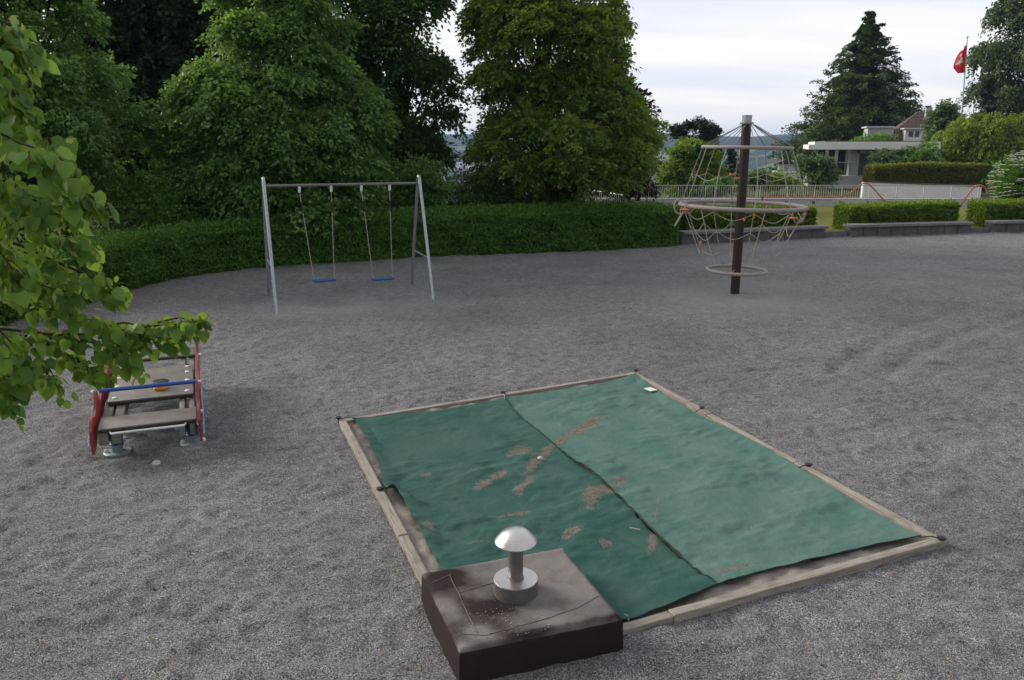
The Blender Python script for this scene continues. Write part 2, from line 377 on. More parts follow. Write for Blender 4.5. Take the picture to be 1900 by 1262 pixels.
L['grey'] = leafmat('grey green leaves', (0.046, 0.094, 0.039), (0.171, 0.248, 0.116), (0.198, 0.308, 0.099), .3)
L['flower'] = leafmat('white flower heads', (.60, .60, .52), (.78, .78, .70), (.6, .6, .5), .2)
L['dry'] = leafmat('dry fallen leaves', (.16, .085, .035), (.36, .22, .09), (.3, .18, .06), .2)

# ------------------------------------------------------------------ foliage builders
def leaves(pos, axis, normal, length, width, fold=.12):
    n = len(pos); axis = nrm(axis); side = nrm(np.cross(axis, normal)); nn = np.cross(side, axis)
    l = np.broadcast_to(np.asarray(length, float), (n,))[:, None]; wd = np.broadcast_to(np.asarray(width, float), (n,))[:, None]
    V = np.stack([pos, pos + axis * l * .42 + side * wd * .5 + nn * wd * fold, pos + axis * l, pos + axis * l * .42 - side * wd * .5 + nn * wd * fold], 1)
    return V.reshape(-1, 3)
def leaf_obj(name, V, mat, parent, tint=None, kind=None):
    n = len(V) // 4; F = np.arange(n * 4).reshape(n, 4)
    if tint is None: tint = rng.random(n)
    if parent is not None: V = V - wloc(parent)
    me = quadmesh(name, V, F, {'tint': ('FACE', tint)})
    o = link(name, me, mat, parent)
    if kind: o['kind'] = kind
    return o
def rand_dirs(n): return nrm(rng.normal(size=(n, 3)))
def sprays(c, out, ls, nl, leaf, droop=.3, wide=.6, rag=.5):
    """c,out (n,3); every spray a drooping fan of nl leaves"""
    n = len(c); ls = np.broadcast_to(np.asarray(ls, float), (n,))
    a = nrm(out * np.array([1, 1, .55]) + np.array([0, 0, -droop]) + rng.normal(size=(n, 3)) * .28)
    s = nrm(np.cross(a, np.array([0, 0, 1.0]) + rng.normal(size=(n, 3)) * .25)); up = np.cross(s, a)
    t = rng.random((n, nl)); u = rng.uniform(-1, 1, (n, nl))
    Ls = ls[:, None, None]
    T = t[..., None]; U = u[..., None]
    pos = c[:, None] + a[:, None] * (T - .35) * Ls + s[:, None] * U * Ls * wide * .5 * (1.1 - .7 * T) + up[:, None] * rng.normal(size=(n, nl, 1)) * .07 * Ls
    pos[..., 2] -= (.22 * (t ** 2) + .10 * u ** 2) * ls[:, None]
    ax = a[:, None] * .7 + s[:, None] * U * .9 + rng.normal(size=(n, nl, 3)) * .35 * rag * 2 + np.array([0, 0, -.35])
    nm = up[:, None] + rng.normal(size=(n, nl, 3)) * rag
    tint = np.clip(.45 + .25 * rng.normal(size=(n, 1)) + .22 * rng.normal(size=(n, nl)), 0, 1)
    k = n * nl; lf = leaf * rng.uniform(.7, 1.25, k)
    return leaves(pos.reshape(k, 3), ax.reshape(k, 3), nm.reshape(k, 3), lf, lf * rng.uniform(.55, .8, k)), tint.ravel()

def profile(Y, rows):
    rows = sorted(rows, key=lambda r: -r[0]); z = []; xl = []; xr = []
    for v, a, b in rows:
        p = P(a, v, Y); q = P(b, v, Y); z.append(p[2]); xl.append(p[0]); xr.append(q[0])
    return np.array(z), np.array(xl), np.array(xr)
def broad_tree(name, Y, rows, trunk_u, mat, label, cat, nlobe=60, nspray=60, nl=26, leaf=.13, ls=.75, lob=.34, ydepth=1.0, gap=0.0, group=None, trunk_r=.22, z0=0.0, droop=.3, fill=.25, rag=.5, bark='bark', frontbias=.65, inner=.72):
    z, xl, xr = profile(Y, rows); zb, zt = z[0], z[-1]
    base = np.array([P(trunk_u, 400, Y)[0], Y, z0])
    root = thing(name, base, label, cat, group)
    # lobes (boughs): spread over the outline, more on the side one can see
    g = rng.random(nlobe * 6) * (zt - zb) + zb
    wdt = np.interp(g, z, xr - xl); keep = rng.random(len(g)) < (wdt / wdt.max()) ** 1.0
    g = g[keep][:nlobe]; k = len(g)
    lo = np.interp(g, z, xl); hi = np.interp(g, z, xr); cx = (lo + hi) / 2; rx = (hi - lo) / 2; ry = rx * ydepth
    ang = (np.arange(k) * 2.39996 + rng.random(k) * .7) % (2 * math.pi)
    back = (np.sin(ang) > .35) & (rng.random(k) < frontbias); ang[back] *= -1
    lr = np.clip(rx * lob * rng.uniform(.75, 1.3, k), .25, 2.2); lr = np.minimum(lr, .6 * rx + .2)
    rr = np.maximum(rng.uniform(inner, 1.0, k) * rx - lr * .75, 0)
    lc = np.stack([cx + np.cos(ang) * rr, Y + np.sin(ang) * rr * ydepth, np.minimum(g, zt - lr * .6)], 1)
    if gap > 0: sel = rng.random(k) > gap; lc = lc[sel]; lr = lr[sel]; k = len(lc)
    ns = np.maximum((nspray * (lr / lr.mean()) ** 2).astype(int), 6)
    idx = np.repeat(np.arange(k), ns); d = rand_dirs(len(idx)); d[:, 2] = np.where(rng.random(len(idx)) < .72, np.abs(d[:, 2]), d[:, 2])
    outw = lc[idx] - np.stack([np.interp(lc[idx][:, 2], z, (xl + xr) / 2), np.full(len(idx), Y), lc[idx][:, 2] - .5], 1)
    d = nrm(d + .45 * nrm(outw))
    c = lc[idx] + d * (lr[idx] * (.55 + .5 * rng.random(len(idx)) ** .7))[:, None] * np.array([1, 1, .8])
    V1, t1 = sprays(c, d, ls * rng.uniform(.6, 1.2, len(c)), nl, leaf, droop, .7, rag)
    VV = [V1]; TT = [t1]
    nf = int(len(c) * fill)
    if nf:
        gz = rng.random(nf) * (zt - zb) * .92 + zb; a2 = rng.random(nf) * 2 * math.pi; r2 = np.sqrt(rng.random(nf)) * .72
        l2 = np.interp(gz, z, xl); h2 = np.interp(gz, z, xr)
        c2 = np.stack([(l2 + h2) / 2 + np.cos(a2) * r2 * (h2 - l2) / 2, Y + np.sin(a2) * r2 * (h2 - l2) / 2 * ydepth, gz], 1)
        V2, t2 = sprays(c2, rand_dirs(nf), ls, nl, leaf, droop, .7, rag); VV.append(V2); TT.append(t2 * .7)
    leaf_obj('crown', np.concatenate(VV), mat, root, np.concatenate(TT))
    mb = MB(); top = np.array([(xl[-1] + xr[-1]) / 2, Y, zt - .15 * (zt - zb)])
    sw = np.array([.15, 0, 0])
    path = catmull([base - [0, 0, .2], base + (top - base) * .3 + sw * .5, base + (top - base) * .62 - sw, top], 6)
    tt = np.linspace(0, 1, len(path)); mb.tube(path, trunk_r * (1 - tt) ** .8 + .02, 9)
    for i in range(k):
        h = np.clip((lc[i, 2] - base[2]) * rng.uniform(.45, .75), .3, (top - base)[2] * .95); f = h / (top - base)[2]
        s = path[int(f * (len(path) - 1))]
        mid = (s + lc[i]) / 2 + np.array([0, 0, .12 * np.linalg.norm(lc[i] - s)])
        mb.tube(catmull([s, mid, lc[i]], 4), np.linspace(trunk_r * .32 * (1 - f * .6), .012, 9), 5)
    mb.build('trunk', M[bark], root, True)
    return root
def conifer(name, base, h, rad, mat, label, cat, whorls=34, per=9, nl=60, leaf=.32, droopy=.25, group=None, top=.02, shape=.9, z_low=.05, trunk_r=.25, upturn=.3, sub=5):
    base = np.array(base, float); root = thing(name, base, label, cat, group)
    mb = MB(); mb.tube([base - [0, 0, .3], base + [0, 0, h * .5], base + [0, 0, h]], [trunk_r, trunk_r * .6, .02], 8)
    C = []; O = []; S = []
    for i in range(whorls):
        f = z_low + (1 - z_low) * (i / (whorls - 1)) ** 1.05
        rr = rad * np.interp(f, [0, .12, .3, .6, .85, 1], shape) if not isinstance(shape, float) else rad * (1 - f) ** shape
        for j in range(per):
            a = rng.random() * 2 * math.pi; r1 = (rr + .12) * rng.uniform(.72, 1.14)
            z = f * h + rng.normal() * h * .02; o = np.array([math.cos(a), math.sin(a), 0])
            p0 = base + np.array([0, 0, z]); tips = catmull([p0, p0 + o * r1 * .5 + [0, 0, -droopy * r1 * .28], p0 + o * r1 + [0, 0, -droopy * r1 * .45 + upturn * .3]], 5)
            mb.tube(tips, np.linspace(.05 + .02 * r1 / rad, .01, len(tips)), 4)
            nn = max(2, int(sub * r1 / rad * 1.6))
            for q in np.linspace(.3, 1, nn):
                C.append(tips[int(q * (len(tips) - 1))] + rng.normal(size=3) * .12 * r1 * (1.1 - q * .7) * np.array([1, 1, .35])); O.append(o + [0, 0, upturn * .6 if q > .8 else 0]); S.append(max(.3, .34 * r1 ** .6))
    C = np.array(C); O = np.array(O); S = np.array(S)
    V, t = sprays(C, nrm(O), S * 2.0, nl, leaf, .12, .75, .35)
    leaf_obj('crown', V, mat, root, t); mb.build('trunk', M['bark'], root, True); return root
def shrub(name, c, size, mat, label, cat, n=260, nl=26, leaf=.09, ls=.4, group=None, droop=.05, up=.5, lobes=9, rag=.55, stem=True):
    c = np.array(c, float); sx, sy, sz = size; root = thing(name, c, label, cat, group)
    lc = np.stack([rng.uniform(-.62, .62, lobes) * sx / 2, rng.uniform(-.62, .62, lobes) * sy / 2, rng.uniform(.25, .8, lobes) * sz], 1)
    idx = rng.integers(0, lobes, n); d = rand_dirs(n)
    p = lc[idx] + d * np.array([sx, sy, sz]) * .24 * (rng.random((n, 1)) ** .4 + .25)
    p[:, 2] = np.clip(p[:, 2], .05, sz * 1.05); p += c
    V, t = sprays(p, nrm(d + [0, 0, up]), ls * rng.uniform(.6, 1.3, n), nl, leaf, droop, .7, rag)
    leaf_obj('foliage', V, mat, root, t)
    if stem:
        mb = MB()
        for i in range(lobes): mb.tube(catmull([c + lc[i] * [.15, .15, 0] - [0, 0, .1], c + lc[i] * [.5, .5, .5], c + lc[i]], 4), np.linspace(.035, .008, 9), 5)
        mb.build('stems', M['twig'], root, True)
    return root
def hedge(name, path, width, heights, mat, label, group=None, dens=900, leaf=.075, rag=.5, topfuzz=.10, inner=None):
    """clipped hedge: path is its front foot, it lies to the left of the walking direction"""
    path = np.asarray(path, float); pp = catmull(np.c_[path, np.zeros(len(path))], 10)[:, :2]
    hh = np.interp(np.linspace(0, 1, len(pp)), np.linspace(0, 1, len(heights)), heights)
    T = nrm(np.gradient(pp, axis=0)); Nn = np.stack([-T[:, 1], T[:, 0]], 1)      # into the hedge
    seg = np.r_[0, np.cumsum(np.linalg.norm(np.diff(pp, axis=0), axis=1))]; ln = seg[-1]; hm = hh.mean()
    root = thing(name, (*pp.mean(0), 0), label, 'hedge', group)
    def at(s, d):
        x = np.interp(s, seg, pp[:, 0]); y = np.interp(s, seg, pp[:, 1]); nx = np.interp(s, seg, Nn[:, 0]); ny = np.interp(s, seg, Nn[:, 1])
        return np.stack([x + nx * d, y + ny * d], 1), np.stack([nx, ny], 1)
    VV = []; TT = []
    def emit(s, d, z, onrm, lift, fz):
        n = len(s); xy, nv = at(s, d); pos = np.c_[xy, z]
        o = nrm(np.c_[nv * onrm[0], np.full(n, onrm[1])])
        ax = o * .55 + rng.normal(size=(n, 3)) * .55 + np.array([0, 0, lift]); nm = o * .7 + np.array([0, 0, .7]) + rng.normal(size=(n, 3)) * rag
        lf = leaf * rng.uniform(.65, 1.3, n)
        VV.append(leaves(pos, ax, nm, lf, lf * .62)); TT.append(np.clip(.42 + fz + .3 * rng.normal(size=n), 0, 1))
    bump = lambda s, z, sd: fbm(s * 1.7, z * 2.6, sd, 3)
    n1 = int(dens * ln * hm); s = rng.random(n1) * ln; z = rng.random(n1) ** .9; H = np.interp(s, seg, hh); z = z * H
    layer = .022 * np.sin(z * 26 + 4 * fbm(s * 1.2, z, 3, 2))
    emit(s, .17 * bump(s, z, 1) + layer + np.abs(rng.normal(size=n1)) * .10 - .02, z, (-1, .15), -.55, 0)
    n2 = int(dens * .9 * ln * width); s = rng.random(n2) * ln; d = rng.random(n2) * width; H = np.interp(s, seg, hh)
    emit(s, d, H + .07 * bump(s, d, 2) - np.abs(rng.normal(size=n2)) * .09 + topfuzz * (rng.random(n2) ** 3) + .0, (0, 1), .75, .12)
    n3 = int(dens * .35 * ln * hm); s = rng.random(n3) * ln; H = np.interp(s, seg, hh); z = rng.random(n3) * H
    emit(s, width - np.abs(rng.normal(size=n3)) * .1, z, (1, .1), -.4, 0)
    for e in (0, 1):
        n4 = int(dens * width * hm * 1.2); H = hh[0] if e == 0 else hh[-1]; z = rng.random(n4) * H; d = rng.random(n4) * width
        s = np.abs(rng.normal(size=n4)) * .10; s = s if e == 0 else ln - s
        emit(s, d, z, (0, .1), -.4, 0)
    leaf_obj('foliage', np.concatenate(VV), mat, root, np.concatenate(TT))
    # solid dark core box added inside so one cannot see through
    m = len(pp); V = []
    for i in range(m):
        for d, zf in ((.17, 0), (.17, .9), (width - .15, .9), (width - .15, 0)):
            q = pp[i] + Nn[i] * d + T[i] * (.14 if i == 0 else -.14 if i == m - 1 else 0); V.append((q[0], q[1], hh[i] * zf))
    F = [(4 * i + k, 4 * i + (k + 1) % 4, 4 * i + 4 + (k + 1) % 4, 4 * i + 4 + k) for i in range(m - 1) for k in range(4)] + [(0, 1, 2, 3), (4 * m - 1, 4 * m - 2, 4 * m - 3, 4 * m - 4)]
    MB().add(V, F).build('branches', inner or M['hedge_core'], root)  # the added solid core, not modelled twigs
    return root
M['hedge_core'] = simple('dark hedge core', (.016, .022, .010), (.008, .010, .006), 25, .95, 0, .03, 30, .05)
# ================================================================== GROUND
def meet(a, b, c, d):
    M2 = np.stack([b - a, c - d], 1); t = np.linalg.solve(M2, c - a); return a + (b - a) * t[0]
SBZ = .075
SB = dict(FL=G(628, 778, SBZ)[:2], FR=G(1180, 690, SBZ)[:2], RR=G(1757, 1003, SBZ)[:2])
SB['NN'] = meet(SB['FL'], G(780, 1072, SBZ)[:2], SB['RR'], G(1157, 1169, SBZ)[:2])
def in_sandbox(x, y, grow=0.0):
    poly = [SB['FL'], SB['FR'], SB['RR'], SB['NN']]; c = sum(poly) / 4; ins = np.ones(np.shape(x), bool)
    for i in range(4):
        a = poly[i]; b = poly[(i + 1) % 4]; e = b - a; n = np.array([e[1], -e[0]]) / np.linalg.norm(e)
        if np.dot(c - a, n) < 0: n = -n
        ins &= ((x - a[0]) * n[0] + (y - a[1]) * n[1]) > -grow
    return ins
hedge_path = np.array([(-10.6, 11.0), (-9.9, 14.2), (-9.35, 17.05), (-8.85, 19.76), (-7.4, 21.72), (-5.26, 22.95), (-2.5, 24.08), (.87, 25.07), (3.56, 25.9), (5.72, 26.95)])
bench_segs = [((5.95, 27.15), (11.78, 29.24)), ((12.8, 29.59), (18.05, 30.75)), ((19.02, 31.0), (24.2, 31.9))]

def grow_axis(a, b, d0, f0, f1, g):   # fine spacing between f0 and f1, growing outwards
    xs = [f0]
    while xs[-1] < f1: xs.append(xs[-1] + d0)
    d = d0
    while xs[-1] < b: d = min(d * g, .35); xs.append(xs[-1] + d)
    lo = [f0]; d = d0
    while lo[-1] > a: d = min(d * g, .35); lo.append(lo[-1] - d)
    return np.array(lo[:0:-1] + xs)
gx = grow_axis(-13, 30, .032, -5.2, 5.2, 1.012); gy = grow_axis(-4, 33.5, .030, 3.4, 12.5, 1.0085)
X, Yg = np.meshgrid(gx, gy)
tracks = [catmull([np.r_[G(u, v)[:2], 0] for u, v in tr], 6)[:, :2] for tr in
          ([(1545, 690), (1610, 645), (1690, 605), (1780, 575), (1900, 545)], [(1640, 700), (1690, 665), (1760, 632), (1840, 605), (1900, 582)])]
Z = .020 * fbm(X * 1.1, Yg * 1.4, 3, 3) + .040 * fbm(X * 2.9, Yg * 3.8, 9, 2) + .060 * np.abs(fbm(X * 4.5, Yg * 6.5, 21, 2))
worn = np.zeros_like(X)
def blob(cx, cy, r0, r1): return 1 - sstep(r0, r1, np.hypot(X - cx, Yg - cy))
worn += .95 * blob(5.1, 17.6, .3, 3.4) + .6 * blob(-4.2, 16.4, .2, 2.0) + .6 * blob(-2.7, 17.0, .2, 2.0) + .35 * blob(9, 24, 1, 8)
worn = np.clip(worn + .25 * fbm(X * .8, Yg * .8, 31, 3) * worn, 0, 1)
Z -= .05 * blob(5.26, 18.19, .1, 1.5) + .10 * blob(-4.0, 16.95, .1, .75) + .10 * blob(-2.75, 17.65, .1, .75)
Z *= (1 - .45 * np.clip(worn, 0, 1))
for tr in tracks:
    dm = np.full(X.shape, 9.0); sel = (X > 3) & (Yg > 8)
    for p in tr: dm[sel] = np.minimum(dm[sel], np.hypot(X[sel] - p[0], (Yg[sel] - p[1])))
    Z -= .06 * np.exp(-(dm / .15) ** 2) - .014 * np.exp(-((dm - .3) / .13) ** 2)
ins = in_sandbox(X, Yg, -.04); Z = np.where(ins, -.10, Z)
rim = in_sandbox(X, Yg, .12) & ~ins; Z = np.where(rim, np.abs(Z) * .6 + .006, Z)
Z = Z + .03 * np.exp(-((X - 1.0) ** 2 + (Yg - 4.75) ** 2) / .12) * (~ins)
n0, n1 = X.shape; idx = np.arange(n0 * n1).reshape(n0, n1)
F = np.stack([idx[:-1, :-1], idx[:-1, 1:], idx[1:, 1:], idx[1:, :-1]], -1).reshape(-1, 4)
me = quadmesh('gravel', np.stack([X, Yg, Z], -1).reshape(-1, 3), F, {'worn': ('POINT', worn.ravel())})
tag(link('gravel', me, M['gravel'], None, True), kind='structure')

# terrain: one sheet out to the horizon, falling to a valley and rising to the far hills
tx = np.r_[-3200, -2400, -1800, -1300, -950, -700, np.linspace(-520, -120, 26), np.linspace(-100, 140, 49), np.linspace(150, 1300, 116), 1500, 1900, 2500, 3300]
ty = np.r_[-400, -150, -50, np.linspace(-20, 60, 17), np.linspace(66, 200, 24), np.linspace(215, 900, 46), np.linspace(920, 2700, 120), 2900, 3200, 3600]
TX, TY = np.meshgrid(tx, ty)
edge = 49 + np.clip(TX - 12, 0, 60) * 1.6
TZ = -.25 - 3.0 * sstep(0, 40, TY - edge) - 50 * sstep(20, 480, TY - edge)
ridge1 = 92 * np.exp(-((TY - 1500) / 330) ** 2) * sstep(250, 700, TX + 220 * vnoise(TX / 260, TY / 260, 5)) * (1 + .35 * fbm(TX / 240, TY / 300, 8, 3))
ridge2 = 84 * np.exp(-((TY - 2300) / 420) ** 2) * (1 + .3 * fbm(TX / 330, TY / 500, 14, 3))
knoll = 17 * np.exp(-((TY - 900) / 220) ** 2) * np.exp(-((TX - 330) / 200) ** 2)
TZ = TZ + (ridge1 + ridge2 + knoll) * sstep(400, 900, TY) + 2.5 * fbm(TX / 45, TY / 60, 18, 3) * sstep(400, 800, TY)
n0, n1 = TX.shape; idx = np.arange(n0 * n1).reshape(n0, n1)
F = np.stack([idx[:-1, :-1], idx[:-1, 1:], idx[1:, 1:], idx[1:, :-1]], -1).reshape(-1, 4)
me = quadmesh('terrain', np.stack([TX, TY, TZ], -1).reshape(-1, 3), F)
tag(link('terrain', me, M['terrain'], None, True), kind='structure')

# strip of dry lawn between the benches and the ramp wall
mb = MB(); fr = [(4.5, 26.75)] + [p for s in bench_segs for p in s]
lx = []
for i, (x, y) in enumerate(fr):
    lx += [(x - .1, y + .55, .16), (x * 1.02, 44.5, .02)]
mb.add(lx, [(2 * i, 2 * i + 2, 2 * i + 3, 2 * i + 1) for i in range(len(fr) - 1)])
tag(mb.build('lawn', M['lawn']), kind='structure')

# ================================================================== SANDBOX
def beam(a, b, wd, z0, z1, parent, name='beam', jog=0.0):
    a = np.array(a); b = np.array(b); d = b - a; ln = np.linalg.norm(d); rt = frame((d[0], d[1], 0))
    m = MB(); n = 14
    import bmesh
    m.box((0, 0, 0), (ln, wd, z1 - z0), None, .008)
    V = m.V[0]; V[:, 1] += 0
    o = m.build(name, M['beam'], parent)
    me = o.data; base = wloc(parent)
    o.location = tuple(np.array([(a[0] + b[0]) / 2, (a[1] + b[1]) / 2, (z0 + z1) / 2]) - base)
    # own axes kept so the grain runs along the plank
    me.vertices.foreach_set('co', np.ascontiguousarray(V, np.float32).ravel())
    o.rotation_euler = (0, 0, math.atan2(d[1], d[0])); return o
sb = thing('sandbox', (.8, 7.6, 0), 'square sandbox framed with weathered timber beams in the gravel', 'sandbox')
W_ = .082
def offs(a, b, t): return a + (b - a) * t
def inward(a, b):
    d = (b - a) / np.linalg.norm(b - a); n = np.array([-d[1], d[0]]); c = sum(SB.values()) / 4
    return n if np.dot(c - a, n) > 0 else -n
corner = [SB['FL'], SB['FR'], SB['RR'], SB['NN']]
splits = [[0, .47, 1], [0, .36, .66, 1], [0, .64, 1], [0, .38, 1]]
for i in range(4):
    a, b = corner[i], corner[(i + 1) % 4]; n = inward(a, b); d = (b - a) / np.linalg.norm(b - a)
    for j in range(len(splits[i]) - 1):
        s0, s1 = splits[i][j], splits[i][j + 1]
        p = offs(a, b, s0) + n * W_ / 2 + d * (.003 if s0 > 0 else (W_ + .004 if i % 2 else .0)); q = offs(a, b, s1) + n * W_ / 2 - d * (.003 if s1 < 1 else (W_ + .004 if i % 2 else 0))
        zt = SBZ + rng.uniform(-.005, .006)
        beam(p, q, W_, -.12, zt, sb)
    # small stake heads that hold the cover cords, one per corner and one mid-side
def hook(pt, z, dirv, parent=sb):
    m = MB(); p = np.array([pt[0], pt[1], z])
    m.lathe(p, [(.012, -.06), (.014, .0), (.034, .004), (.036, .018), (.022, .026), (.0005, .027)], 12)
    m.build('tie_knob', M['dark_steel'], parent, True)
hooks = [(628, 776), (933, 729), (1180, 688), (1303, 757), (1500, 863), (1747, 1000), (705, 908)]
for u, v in hooks:
    g = G(u, v, .085); hook(g, .082, None)
# sand
sxv = np.linspace(0, 1, 150); S, T2 = np.meshgrid(sxv, sxv)
A, B_, C_, D_ = [np.r_[c, 0] for c in corner]
pts = (1 - S[..., None]) * (1 - T2[..., None]) * A + S[..., None] * (1 - T2[..., None]) * B_ + S[..., None] * T2[..., None] * C_ + (1 - S[..., None]) * T2[..., None] * D_
cen = pts.mean((0, 1)); pts = cen + (pts - cen) * .972
pts[..., 2] = .002 + .05 * fbm(pts[..., 0] * 3, pts[..., 1] * 3, 41, 4) + .022 * fbm(pts[..., 0] * 11, pts[..., 1] * 11, 43, 2)
eS = np.minimum(np.minimum(S, 1 - S), np.minimum(T2, 1 - T2)); pts[..., 2] += .046 * (1 - sstep(.02, .09, eS)) - .018; pts[..., 2] = np.minimum(pts[..., 2], np.where(eS < .05, .055, .034))
n0, n1 = S.shape; idx = np.arange(n0 * n1).reshape(n0, n1)
F = np.stack([idx[:-1, :-1], idx[:-1, 1:], idx[1:, 1:], idx[1:, :-1]], -1).reshape(-1, 4)
me = quadmesh('sand', pts.reshape(-1, 3), F)
tag(link('sand', me, M['sand'], None, True), 'grey brown sand filling the timber frame under the green cover', 'sand', None, 'stuff')

# green mesh cover, two panels joined by a seam
def curve2(px, z=.07, n=160):
    c = catmull([G(u, v, z) for u, v in px], 14); s = np.r_[0, np.cumsum(np.linalg.norm(np.diff(c, axis=0), axis=1))]
    t = np.linspace(0, s[-1], n); return np.stack([np.interp(t, s, c[:, k]) for k in range(2)], 1)
BX = [G(783, 1063, .27), G(1045, 1015, .27), G(1155, 1145, .27), G(853, 1207, .27)]
def coons(b, t, l, r):               # b,t along u ; l,r along v
    n = len(b); m = len(l); u = np.linspace(0, 1, n)[None, :, None]; v = np.linspace(0, 1, m)[:, None, None]
    return (1 - v) * b[None] + v * t[None] + (1 - u) * l[:, None] + u * r[:, None] - ((1 - u) * (1 - v) * b[0] + u * (1 - v) * b[-1] + (1 - u) * v * t[0] + u * v * t[-1])
N_ = 230
seam_px = [(936, 739), (962, 768), (1005, 800), (1060, 848), (1105, 880), (1150, 920), (1195, 968), (1240, 1010), (1285, 1052), (1330, 1084)]
seam = curve2(seam_px, .07, N_)
left = curve2([(655, 776), (680, 815), (703, 862), (714, 905), (742, 925), (768, 962), (795, 1015), (822, 1062), (880, 1150)], .07, N_)
far_l = curve2([(655, 776), (720, 772), (800, 764), (870, 752), (936, 739)], .07, N_)
near_l = curve2([(880, 1150), (980, 1135), (1080, 1140), (1160, 1152), (1215, 1133), (1275, 1107), (1330, 1084)], .07, N_)
right = curve2([(1178, 694), (1235, 735), (1300, 772), (1390, 815), (1490, 872), (1600, 940), (1708, 996)], .07, N_)
far_r = curve2([(936, 739), (1010, 728), (1090, 716), (1140, 706), (1178, 694)], .07, N_)
near_r = curve2([(1330, 1084), (1420, 1060), (1530, 1034), (1620, 1012), (1708, 996)], .07, N_)
PL = coons(far_l, near_l, left, seam); PR = coons(far_r, near_r, seam, right)
sand_px = [((1090, 785), (35, 9), -25), ((1040, 812), (55, 6), -35), ((1000, 850), (42, 7), -42), ((975, 895), (28, 9), -40), ((965, 832), (20, 11), -10), ((1118, 905), (34, 12), -22), ((1100, 925), (22, 16), -38), ((1065, 985), (20, 9), -14), ((1123, 1005), (11, 8), 0), ((1210, 1003), (9, 16), 10), ((925, 880), (20, 7), -25), ((900, 893), (22, 6), -20), ((795, 972), (12, 9), 40), ((950, 950), (40, 4), -8), ((1219, 950), (3, 28), 2), ((1365, 1055), (55, 5), -10), ((1150, 890), (14, 6), -10), ((790, 880), (12, 4), -10), ((890, 1005), (25, 3), -8)]
grains = []
def cloth(name, XY, mat, parent, seed, sides):
    m, n = XY.shape[:2]; x = XY[..., 0]; y = XY[..., 1]
    u = np.linspace(0, 1, n)[None, :]; v = np.linspace(0, 1, m)[:, None]
    e = np.minimum(np.minimum(u, 1 - u) if sides == 2 else (u if sides == 0 else 1 - u), np.minimum(v, 1 - v)); e = np.clip(e / .10, 0, 1) * np.ones((m, n))
    z = .072 + .006 * (1 - e)
    z = z - .025 * sstep(0, 1, e) + .062 * fbm(x * 1.3, y * 1.3, seed, 3) * e + .034 * fbm(x * 2.0 + y * 2.2, y * 6 - x * 4, seed + 5, 3) * (.35 + .65 * e) + .012 * fbm(x * 7, y * 9, seed + 8, 2)
    if sides == 0:                                     # slack bunch by the left tie
        p = G(716, 908, .1); q = G(860, 965, .1)
        dd = q[:2] - p[:2]; ln = np.linalg.norm(dd); dd /= ln; nn = np.array([-dd[1], dd[0]])
        a = (x - p[0]) * dd[0] + (y - p[1]) * dd[1]; b = (x - p[0]) * nn[0] + (y - p[1]) * nn[1]
        fall = np.exp(-np.clip(a, 0, 9) / .7) * np.exp(-(b / (.10 + .28 * np.clip(a, 0, 2))) ** 2) * sstep(-.1, .1, a)
        z = z + fall * (.05 + .055 * np.sin(b * 34 / (1 + 1.6 * np.clip(a, 0, 3)) + 1.0))
        p2 = G(905, 985, .1); z = z + .02 * np.sin((x - p2[0]) * 9 + (y - p2[1]) * 22) * np.exp(-(((x - p2[0]) / .7) ** 2 + ((y - p2[1]) / .45) ** 2))
        z = z + .012 * np.sin(v * 150) * np.exp(-u / .018) * sstep(.42, .5, v)       # frayed edge ripple
    z = np.maximum(z, .040)
    # keep the taut edge free of the timber
    sd = np.zeros((m, n))
    for (cu, cv), (ru, rv), ang in sand_px:
        # ground-plane ellipse from its centre and two half axes
        ca, sa = math.cos(R(ang)), math.sin(R(ang)); c = G(cu, cv, .07)[:2]
        e1 = G(cu + ru * ca, cv + ru * sa, .07)[:2] - c; e2 = G(cu - rv * sa, cv + rv * ca, .07)[:2] - c
        Mi = np.linalg.inv(np.stack([e1, e2], 1)); px, py = x - c[0], y - c[1]
        d = np.hypot(Mi[0, 0] * px + Mi[0, 1] * py, Mi[1, 0] * px + Mi[1, 1] * py)
        sd = np.maximum(sd, np.clip(1.15 - d * .8 + .6 * fbm(x * 9, y * 9, 71, 3), 0, 1) * (1 if rv > 5 else .75))
    idx = np.arange(m * n).reshape(m, n)
    F = np.stack([idx[:-1, :-1], idx[:-1, 1:], idx[1:, 1:], idx[1:, :-1]], -1).reshape(-1, 4)
    V = np.stack([x, y, z], -1).reshape(-1, 3)
    if sides == 0:                                     # nothing under the felt box
        bx = [b[:2] for b in BX]; cc = sum(bx) / 4; fc = V[F].mean(1); ins = np.ones(len(fc), bool)
        for i in range(4):
            a, b = bx[i], bx[(i + 1) % 4]; ee = b - a; nn = np.array([ee[1], -ee[0]]) / np.linalg.norm(ee)
            if np.dot(cc - a, nn) < 0: nn = -nn
            ins &= ((fc[:, 0] - a[0]) * nn[0] + (fc[:, 1] - a[1]) * nn[1]) > .03
        F = F[~ins]
    me = quadmesh(name, V - wloc(parent), F, {'sand': ('POINT', sd.ravel())})
    o = link(name, me, mat, parent, True); grains.append((np.stack([x, y, z], -1).reshape(-1, 3), sd.ravel())); return z
cv = thing('sandbox_cover', (.9, 7.4, .1), 'green mesh cover with sandy footprints stretched over the sandbox', 'cover')
zl = cloth('dark_panel', PL, M['cover_dark'], cv, 51, 0); bpy.context.view_layer.update()
zr = cloth('dusty_panel', PR, M['cover_pale'], cv, 57, 1)
sm = np.c_[seam, np.maximum(zl[:, -1], zr[:, 0]) + .005]
sm[:, 2] += .004 * np.sin(np.arange(N_) * .9)
MB().tube(sm[::2], .007, 6).build('seam', M['seam'], cv, True)
